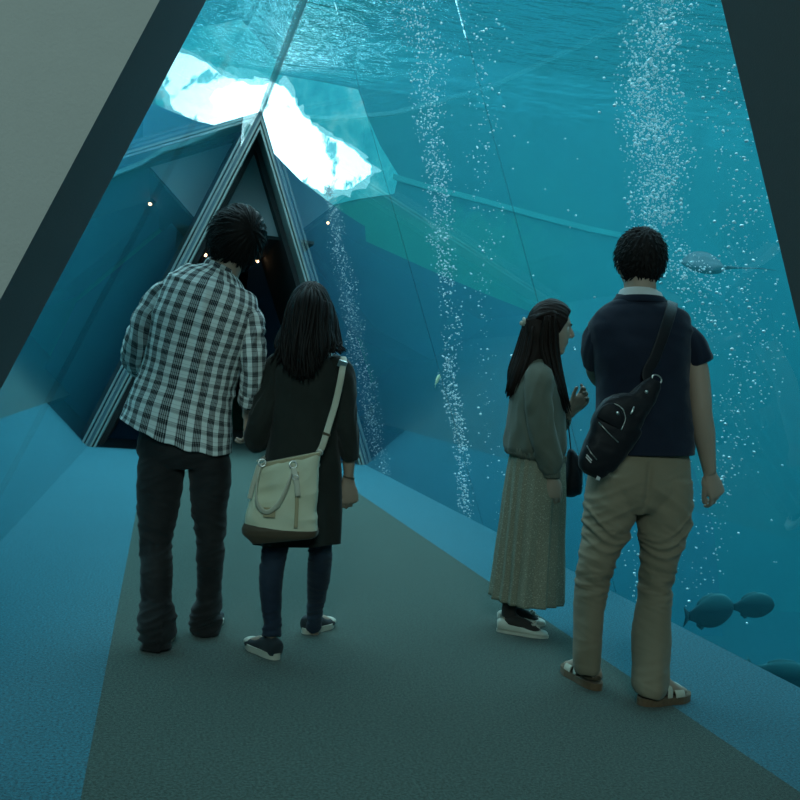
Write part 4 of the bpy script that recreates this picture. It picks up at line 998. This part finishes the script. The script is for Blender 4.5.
# ================================================================== BAGS
# pale tote hanging at the hip of the woman in the tunic
g = F2; r = g.r; YB = -.215
tote = empty('handbag', F2.F, -YAW, 'pale canvas shoulder bag with tan straps and a dark base', 'bag')
def tote_disp(th, s, P, N):
    q = np.stack([P[:, 0] * 6 + P[:, 2] * 7, P[:, 1] * 3, (P[:, 2] - P[:, 0] * .8) * 9], 1)
    d = .006 * (ridge(q) - .55) + .004 * pn(q * 1.6)
    mouth = np.exp(-(((P[:, 0] + .12) / .05) ** 2 + ((P[:, 2] - .665) / .022) ** 2)) * (N[:, 1] < 0)
    return (d - .014 * mouth) * sstep(.47, .54, P[:, 2])
tb = tube([r(-.080, .468, YB, .136, .062), r(-.080, .54, YB, .132, .060), r(-.076, .62, YB, .124, .052), r(-.070, .70, YB, .115, .042), r(-.066, .75, YB, .110, .034), r(-.066, .757, YB, .108, .031)], 90, 60, disp=tote_disp, sq=4.5)
kx = np.clip((tb[0][:, 2] - .46) / .30, 0, 1); tb[0][:, 2] += (tb[0][:, 0] + .07) * (.29 * kx + .0 * (1 - kx))
obj('bag_body', tb, M['canvas'], tote)
bb = tube([r(-.076, .436, YB, .100, .046), r(-.077, .442, YB, .112, .054), r(-.079, .470, YB, .142, .068), r(-.080, .486, YB, .1415, .0675), r(-.080, .488, YB, .134, .060)], 70, 22, sq=4.5, disp=lambda th, s, P, N: .001 * pn(P * 40))
obj('bag_base', bb, M['brown'], tote)
rim = tube([r(-.066, .744, YB, .1125, .0365), r(-.066, .758, YB, .1125, .0365), r(-.066, .761, YB, .109, .032)], 90, 8, sq=4.5); rim[0][:, 2] += (rim[0][:, 0] + .07) * .29
obj('rim', rim, M['tan'], tote)
def flat(pts, w, th_, m=40, n=10, ref=(1, 0, 0)):
    return tube([(*g.p(x, z, y), w, th_) for x, z, y in pts], n, m, ref=ref, sq=3)
yf = YB - .062
hd = obj('handle', flat([(-.176, .735, YB - .036), (-.185, .69, yf + .006), (-.189, .63, yf - .004), (-.178, .567, yf - .012), (-.143, .543, yf - .014), (-.103, .571, yf - .012), (-.074, .63, yf - .004), (-.058, .69, yf + .006), (-.053, .735, YB - .038)], .009, .004, 60, ref=(0, -.2, 1)), M['strap'], tote)
for x, z in ((-.176, .738), (-.052, .742)):
    rg_ = torus(.013, .0035, 24, 8); obj('ring', rot_to(rg_, Rx(1.4) @ Ry(.2), g.p(x, z, YB - .047)), M['steel'], hd)
obj('handle', flat([(-.165, .742, YB + .036), (-.178, .69, YB + .056), (-.178, .60, YB + .075), (-.140, .55, YB + .08), (-.10, .58, YB + .075), (-.065, .69, YB + .056), (-.052, .745, YB + .036)], .009, .004, 50, ref=(0, .2, 1)), M['strap'], tote)
tabf = obj('tab', flat([(-.050, .728, YB - .050), (-.040, .70, yf + .002), (-.030, .665, yf - .006), (-.024, .630, yf - .012), (-.021, .618, yf - .013)], .010, .003, 24), M['strap'], tote)
obj('buckle', rot_to(torus(.011, .002, 20, 6, 1, .75), Rx(1.5), g.p(-.038, .693, yf - .006)), M['steel'], tabf)
obj('tab', flat([(-.188, .728, YB - .045), (-.198, .68, YB - .055), (-.208, .63, YB - .062), (-.214, .59, YB - .066)], .009, .003, 24), M['strap'], tote)
obj('seam_strip', flat([(-.034, .715, YB - .046), (-.028, .64, yf + .004), (-.022, .56, yf - .001), (-.020, .49, yf - .0035)], .007, .002, 24), M['tan'], tote)
pt_ = box(-.022, .022, -.002, .002, -.018, .018); obj('patch', rot_to(pt_, Ry(-.05), g.p(-.130, .543, yf - .006)), M['tan'], tote, False)
st = obj('shoulder_strap', flat([(.044, .795, YB + .02), (.054, .815, YB + .02), (.066, .86, -.190), (.077, .915, -.170), (.092, .985, -.150), (.103, 1.06, -.135), (.110, 1.13, -.120), (.112, 1.175, -.075), (.106, 1.187, -.01), (.085, 1.16, .065), (.04, 1.05, .115), (-.05, .90, .135), (-.125, .80, .10), (-.175, .755, -.04), (-.188, .745, YB + .01)], .0125, .0028, 110, ref=(1, .1, .1)), M['strap'], tote)
obj('slider', rot_to(box(-.017, .017, -.004, .004, -.013, .013), Ry(.25) @ Rx(.3), g.p(.1085, 1.160, -.105)), M['steel'], st, False)
obj('keeper', rot_to(box(-.015, .015, -.005, .005, -.005, .005), Ry(.25), g.p(.070, .875, -.187)), M['brown'], st, False)
cp = join([rot_to(torus(.010, .003, 20, 8), Rx(1.5), g.p(.050, .800, YB + .016)), (tube([(*g.p(.050, .795, YB + .012), .004, .004), (*g.p(.046, .775, YB + .010), .005, .005), (*g.p(.043, .757, YB + .006), .004, .004)], 10, 10)[:2]), rot_to(torus(.010, .003, 20, 8), Rx(1.5), g.p(.042, .750, YB + .004))])
obj('snap_hook', cp, M['steel'], st)

# black shoulder bag in front of the woman in profile
g = F3; r = g.r
pouch = empty('shoulder_bag', F3.F, -YAW, 'small black bag in front of the pleated skirt', 'bag')
pb = tube([r(.188, .648, .11, .020, .035), r(.186, .662, .11, .042, .055), r(.188, .70, .11, .047, .075), r(.186, .76, .11, .040, .072), r(.176, .82, .11, .026, .055), r(.168, .862, .11, .012, .035), r(.166, .868, .11, .006, .02)], 40, 40, disp=lambda th, s, P, N: .003 * pn(P * 18), sq=2.6)
obj('bag_body', pb, M['nylon'], pouch)
obj('flap', tube([r(.200, .735, .11, .032, .068), r(.196, .78, .11, .033, .066), r(.184, .83, .11, .024, .052), r(.174, .860, .11, .010, .03)], 36, 20, sq=2.6), M['nylon'], pouch)
obj('strap', tube([(*g.p(.170, .86, .11), .006, .003), (*g.p(.150, .96, .13), .006, .003), (*g.p(.118, 1.09, .13), .006, .003), (*g.p(.06, 1.20, .11), .006, .003), (*g.p(-.01, 1.255, .085), .006, .003)], 8, 40, ref=(0, 1, 0)), M['nylon'], pouch)
obj('stud', sphere(g.p(.232, .700, .06), (.006, .006, .006), 10, 8), M['steel'], pouch)

# sling bag on the back of the man in navy
g = F4; r = g.r; YS = -.185
sling = empty('sling_bag', F4.F, -YAW, 'black sling bag slanting across the navy polo shirt', 'bag')
u_ = np.array([.53, .848]); p_ = np.array([.848, -.53]); o_ = np.array([-.197, .820])
def sl_pt(s, p, y=0): q = o_ + u_ * s + p_ * p; return g.p(q[0], q[1], YS + y)
rows = []
for s_, lo, hi, th_ in ((-.012, -.03, .02, .016), (.0, -.052, .036, .026), (.03, -.084, .046, .036), (.08, -.100, .051, .041), (.14, -.114, .052, .043), (.20, -.136, .047, .044), (.245, -.138, .040, .043), (.285, -.112, .030, .040), (.32, -.084, .020, .036), (.37, -.072, .014, .028), (.41, -.062, .002, .020), (.432, -.052, -.010, .012)):
    rows.append((*sl_pt(s_, (lo + hi) / 2), (hi - lo) / 2, th_))
sbg = tube(rows, 64, 70, ref=(p_[0], 0, p_[1]), sq=3.2, disp=lambda th, s, P, N: .0045 * pn(P * 15) + .002 * pn(P * 40))
obj('bag_body', sbg, M['nylon'], sling)
def line_on(pts, rr, nm, mat, parent, m=30):
    return obj(nm, tube([(*sl_pt(s, p, y), rr, rr) for s, p, y in pts], 8, m, ref=(0, 1, 0)), mat, parent)
line_on([(.175, -.122, -.022), (.168, -.09, -.043), (.160, -.045, -.047), (.155, .000, -.046)], .0023, 'zip', M['steel'], sling)
line_on([(.072, -.088, -.030), (.062, -.065, -.042), (.052, -.025, -.044)], .0020, 'zip', M['steel'], sling)
line_on([(.235, -.125, -.026), (.262, -.105, -.040), (.268, -.07, -.045), (.245, -.035, -.047), (.20, -.020, -.048)], .0020, 'zip', M['steel'], sling)
line_on([(.06, .046, -.026), (.16, .046, -.030), (.25, .034, -.028), (.33, .014, -.020)], .0018, 'piping', M['nylon'], sling)
fl = tube([(*sl_pt(.19, -.075, -.040), .050, .008), (*sl_pt(.215, -.078, -.042), .052, .010), (*sl_pt(.245, -.08, -.042), .044, .010), (*sl_pt(.262, -.08, -.038), .026, .006)], 30, 16, ref=(p_[0], 0, p_[1]), sq=2.5)
flp = obj('flap', fl, M['nylon'], sling)
obj('snap', sphere(sl_pt(.243, -.070, -.054), (.0065, .004, .0065), 14, 10), M['steel'], flp)
obj('snap', sphere(sl_pt(.375, -.032, -.030), (.0065, .005, .0065), 14, 10), M['steel'], sling)
obj('zip_pull', tube([(*sl_pt(.30, -.035, -.044), .003, .002), (*sl_pt(.285, -.030, -.050), .004, .002), (*sl_pt(.27, -.028, -.050), .002, .0015)], 8, 12), M['steel'], sling)
lab = [rot_to(box(-.0145, .0145, -.0008, .0008, -.0022, .0022), Ry(.76), sl_pt(.041 - .008 * k, -.054 + .003 * k, -.0425 + .0005 * k)) for k in range(2)]
obj('label', join(lab), M['white_cloth'], sling, False)
obj('label', tube([(*sl_pt(-.004, .015, -.026), .008, .001), (*sl_pt(.0, .03, -.026), .006, .001)], 8, 6), M['white_cloth'], sling)
ss = obj('strap', tube([(*sl_pt(.40, -.030, .0), .017, .003), (*g.p(-.030, 1.215, YS + .008), .019, .003), (*g.p(-.006, 1.287, YS + .010), .0215, .003), (*g.p(.023, 1.395, YS + .018), .0215, .003), (*g.p(.036, 1.455, -.137), .0215, .003), (*g.p(.042, 1.494, -.085), .0215, .003), (*g.p(.042, 1.505, -.01), .0215, .003), (*g.p(.03, 1.47, .095), .0215, .003), (*g.p(.0, 1.34, .135), .0215, .003), (*g.p(-.08, 1.12, .15), .0215, .003), (*g.p(-.18, .96, .11), .0215, .003), (*g.p(-.222, .90, .0), .0215, .003), (*g.p(-.215, .86, -.10), .019, .003), (*sl_pt(.02, -.02, .02), .016, .003)], 12, 120, ref=(1, .15, -.25), sq=4), M['nylon'], sling)
obj('buckle', rot_to(torus(.019, .0035, 24, 8, 1, .7), Ry(.55) @ Rx(1.5), sl_pt(.438, -.030, -.008)), M['steel'], ss)

# ================================================================== LIFE IN THE TANK
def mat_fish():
    t = NT('grey fish skin with painted back highlight'); v = t.co(); sp = t.n('SeparateXYZ', Vector=v)
    t.bsdf(t.ramp(t.math('MULTIPLY_ADD', sp.outputs[2], 8.0, .35), [(.45, (.010, .062, .085)), (.95, (.040, .19, .21))]), .7, 0, None, .2); return t.m  # highlight along the back painted in, paler with height
M['fish_pale'] = mat_fish()
M['fish_gold'] = plain('yellow silver fish skin', (.62, .66, .40), .4, nscale=9, var=.15)
M['ray'] = plain('dark ray skin', (.012, .022, .032), .7, nscale=5, var=.2)
M['bubble'] = None
def mat_bubble():
    t = NT('air bubble')
    a = t.n('BsdfDiffuse', Color=(1, 1, 1, 1)); b = t.n('BsdfTranslucent', Color=(1, 1, 1, 1)); c = t.n('BsdfGlossy', Color=(1, 1, 1, 1), Roughness=.24)
    m1 = t.n('MixShader', Fac=.4); t.set(m1, 'i1', a); t.set(m1, 'i2', b); m2 = t.n('MixShader', Fac=.5); t.set(m2, 'i1', m1.outputs[0]); t.set(m2, 'i2', c)
    t.t.links.new(m2.outputs[0], t.out.inputs[0]); return t.m
M['bubble'] = mat_bubble()
def fish(name, loc, L, yaw, pitch, mat, label, cat, deep=.30, group=None):
    t = empty(name, loc, yaw, label, cat, group)
    R = Ry(-pitch)
    bd = tube([(L * .5, 0, 0, .006 * L, .008 * L), (L * .44, 0, 0, .045 * L, deep * .22 * L), (L * .30, 0, .01 * L, .075 * L, deep * .42 * L), (L * .08, 0, .012 * L, .082 * L, deep * .5 * L), (-L * .15, 0, .008 * L, .060 * L, deep * .38 * L), (-L * .32, 0, .002 * L, .028 * L, deep * .18 * L), (-L * .40, 0, 0, .014 * L, deep * .12 * L)], 28, 40, ref=(0, 1, 0))
    obj('fish_body', rot_to(bd[:2], R, (0, 0, 0)), mat, t)
    def fin(nm, pts, th_=.006):
        g_ = prism(pts, -th_ * L, th_ * L); obj(nm, rot_to((np.asarray(g_[0]) * np.array([L, 1, L]), g_[1]), R, (0, 0, 0)), mat, t)
    fin('tail_fin', [(-.37, .03), (-.50, .15), (-.46, .0), (-.50, -.14), (-.37, -.03)])
    fin('dorsal_fin', [(.18, deep * .42), (.05, deep * .57), (-.12, deep * .50), (-.24, deep * .34), (-.24, deep * .22), (.1, deep * .40)])
    fin('anal_fin', [(-.05, -deep * .36), (-.14, -deep * .48), (-.24, -deep * .34), (-.24, -deep * .2)])
    for sy in (-1, 1):
        f = prism([(.22, -.02), (.10, -.07), (.06, -.02), (.12, .01)], -.004 * L, .004 * L)
        obj('pectoral_fin', rot_to((np.asarray(f[0]) * np.array([L, 1, L]), f[1]), R @ Rz(-sy * .5), (0, sy * .078 * L, 0)), mat, t)
        obj('eye', rot_to(sphere((L * .40, sy * .048 * L, deep * .08 * L), (.012 * L, .006 * L, .012 * L), 10, 8), R, (0, 0, 0)), M['black'], t)
    return t
fish('fish', (1.72, 8.9, 1.165), .20, 1.05, .62, M['fish_gold'], 'tiny pale yellow fish rising head up behind the glass', 'fish', .26)
fish('fish', (2.42, 5.0, -.12), .42, .25, .10, M['fish_pale'], 'pale round-backed fish low in the water, second from the right', 'fish', .50)
fish('fish', (2.86, 5.2, -.12), .36, .1, .04, M['fish_pale'], 'smaller pale fish low in the water, between two larger ones', 'fish', .46)
fish('fish', (2.80, 4.75, -.44), .50, -.25, -.18, M['fish_pale'], 'pale fish lowest in the tank beside the blue carpet edge', 'fish', .42)
# a ray gliding, seen from below
ry = empty('ray', (4.62, 9.0, 2.66), -.25, 'dark ray with a long thin tail gliding mid-water', 'ray')
n = 40; V = []; F = []
for lv, zz in ((1.0, 0), (.55, 1), (.0, 1.25), (.55, -.6), (.0, -.8)):
    for i in range(n):
        a = 2 * PI * i / n; c, s_ = math.cos(a), math.sin(a)
        rx = .25 * (abs(c) ** .85) * (1 if c < 0 else .9); rr_ = .19 * (abs(s_) ** 1.15)
        V.append((math.copysign(rx, c) * lv, math.copysign(rr_, s_) * lv, .034 * zz + .10 * (abs(s_) * lv) ** 2 * (1 if s_ > 0 else -.4)))
for a_, b_ in ((0, 1), (1, 2), (3, 0), (4, 3)):
    for i in range(n): F.append((a_ * n + i, a_ * n + (i + 1) % n, b_ * n + (i + 1) % n, b_ * n + i))
obj('ray_body', rot_to((np.array(V), F), Rx(.42), (0, 0, 0)), M['ray'], ry)
obj('tail', tube([(.24, 0, 0, .020, .016), (.40, .0, .008, .009, .008), (.58, .01, .02, .005, .005), (.78, 0, .014, .002, .002)], 10, 24), M['ray'], ry)
for sy in (-1, 1): obj('pelvic_fin', sphere((.25, sy * .05, -.01), (.05, .035, .006), 14, 8), M['ray'], ry)

# bubbles: rising plumes (uncountable) and the larger single ones
_bs = sphere(nu=8, nv=6)
def bubbles_geo(C, Rr):
    V0 = np.asarray(_bs[0]); n0 = len(V0)
    V = (C[:, None] + V0[None] * Rr[:, None, None] * np.array([1, 1, .82])).reshape(-1, 3)
    F = [tuple(i + k * n0 for i in f) for k in range(len(C)) for f in _bs[1]]
    return V, F
def outside(P, m=.10): return P[:, 2] < 0 if False else (np.abs(P[:, 0]) / W + P[:, 2] / H > 1 + m / W) & (P[:, 2] < SURF - .1)
def plume(path, y, n, rad, size, dens, label, seed, braid=.0):
    rg = np.random.default_rng(seed); P = np.array(path, float); d = np.concatenate([[0], np.cumsum(np.linalg.norm(np.diff(P[:, :2], axis=0), axis=1))]); d /= d[-1]
    t = np.interp(rg.random(n), np.cumsum(dens) / np.sum(dens), np.linspace(0, 1, len(dens)))
    c = np.stack([np.interp(t, d, P[:, 0]), np.full(n, y), np.interp(t, d, P[:, 1])], 1)
    w = np.interp(t, d, P[:, 2]) if P.shape[1] > 2 else rad
    off = rg.normal(size=(n, 2)); off *= np.minimum(1, 2.0 / np.linalg.norm(off, axis=1))[:, None]
    sway = np.sin(c[:, 2] * 5 + seed) * .25 + pn(np.stack([c[:, 2] * 3.1, c[:, 2] * 0 + seed, c[:, 2] * 0], 1)) * .6
    c[:, 0] += w * (off[:, 0] * .62 + sway); c[:, 1] += w * off[:, 1] * .8; c[:, 2] += rg.normal(size=n) * .03
    r_ = size[0] * np.exp(np.clip(rg.normal(size=n), -1.5, 2.2) * size[1])
    k = outside(c); o = obj('bubble_plume', bubbles_geo(c[k], r_[k]), M['bubble']); return tag(o, label, 'bubbles', None, 'stuff')
plume([(.99, 3.56, .05), (1.12, 3.18, .09), (1.32, 2.41, .12), (1.58, 1.5, .12), (1.86, .57, .11), (2.09, -.12, .08), (2.2, -.6, .06)], 12.3, 2100, .1, (.0048, .40), [1, 1, 1.1, 1.2, 1.2, .9], 'slanting curtain of fine bubbles next to the far portal', 3)
plume([(1.12, 5.2, .22), (1.17, 4.87, .20), (1.33, 4.3, .16), (1.51, 3.44, .13), (1.63, 2.76, .12), (1.78, 2.08, .09), (1.9, 1.18, .09), (2.02, .58, .075), (2.22, -.17, .06), (2.3, -.9, .05)], 9.0, 2600, .1, (.0060, .38), [1.2, 1.2, 1.1, 1, .9, .55, 1.1, 1.0, .6], 'tall bubble column rising in the middle of the glass, left of the woman in the skirt', 5)
plume([(1.80, 5.2, .20), (1.82, 4.99, .20), (1.97, 3.81, .16), (2.13, 2.52, .12), (2.15, 1.71, .10), (2.36, .71, .10), (2.55, -.21, .08)], 9.0, 480, .1, (.0060, .42), [2, 1.6, 1.2, .9, .6, .5], 'thin scatter of bubbles beside the middle column', 7)
plume([(2.66, 4.9, .22), (2.71, 4.4, .22), (2.77, 3.84, .20), (2.80, 3.19, .22), (2.95, 2.55, .17), (3.27, 2.18, .17), (3.42, 1.69, .15), (3.2, 1.0, .12)], 7.0, 5200, .1, (.0050, .52), [1, 1, 1.1, 1.5, 1.3, .7, .25, .1], 'broad bright bubble column above the head of the man in navy', 11)
plume([(2.5, 4.5, .30), (2.55, 4.0, .30), (2.75, 3.61, .28), (2.92, 3.13, .22), (3.1, 2.29, .20), (3.22, 1.72, .18), (3.19, 1.06, .16), (3.01, .46, .16), (2.92, -.28, .14)], 6.0, 1500, .1, (.0044, .52), [1.5, 1.3, 1.0, 1.0, 1.2, 1.1, .9, .6], 'loose drift of bubbles along the right edge of the glass', 13)
plume([(2.62, 1.3, .12), (2.63, .7, .13), (2.80, .1, .10), (2.9, -.6, .08)], 6.6, 200, .1, (.0058, .45), [.7, 1, 1.2, .8], 'small bubbles behind the legs of the man in khaki', 17)
proto = obj('bubble', sphere(nu=16, nv=12), M['bubble']); rgb = np.random.default_rng(21); first = True
spots = []
while len(spots) < 140:
    y = rgb.uniform(4.6, 8.5); x = rgb.uniform(1.3, 6); z = rgb.uniform(-.5, 4.2)
    P = np.array([[x, y, z]])
    if outside(P, .2)[0]: spots.append((x, y, z))
for (x, y, z) in spots:
    b = proto if first else proto.copy()
    if not first: COL.objects.link(b)
    first = False; s_ = rgb.uniform(.006, .0115); b.location = (x, y, z); b.scale = (s_ * 1.05, s_ * 1.05, s_ * .85)
    tag(b, 'single larger air bubble drifting loose in the water behind the right glass', 'bubble', 'loose air bubbles behind the right glass')
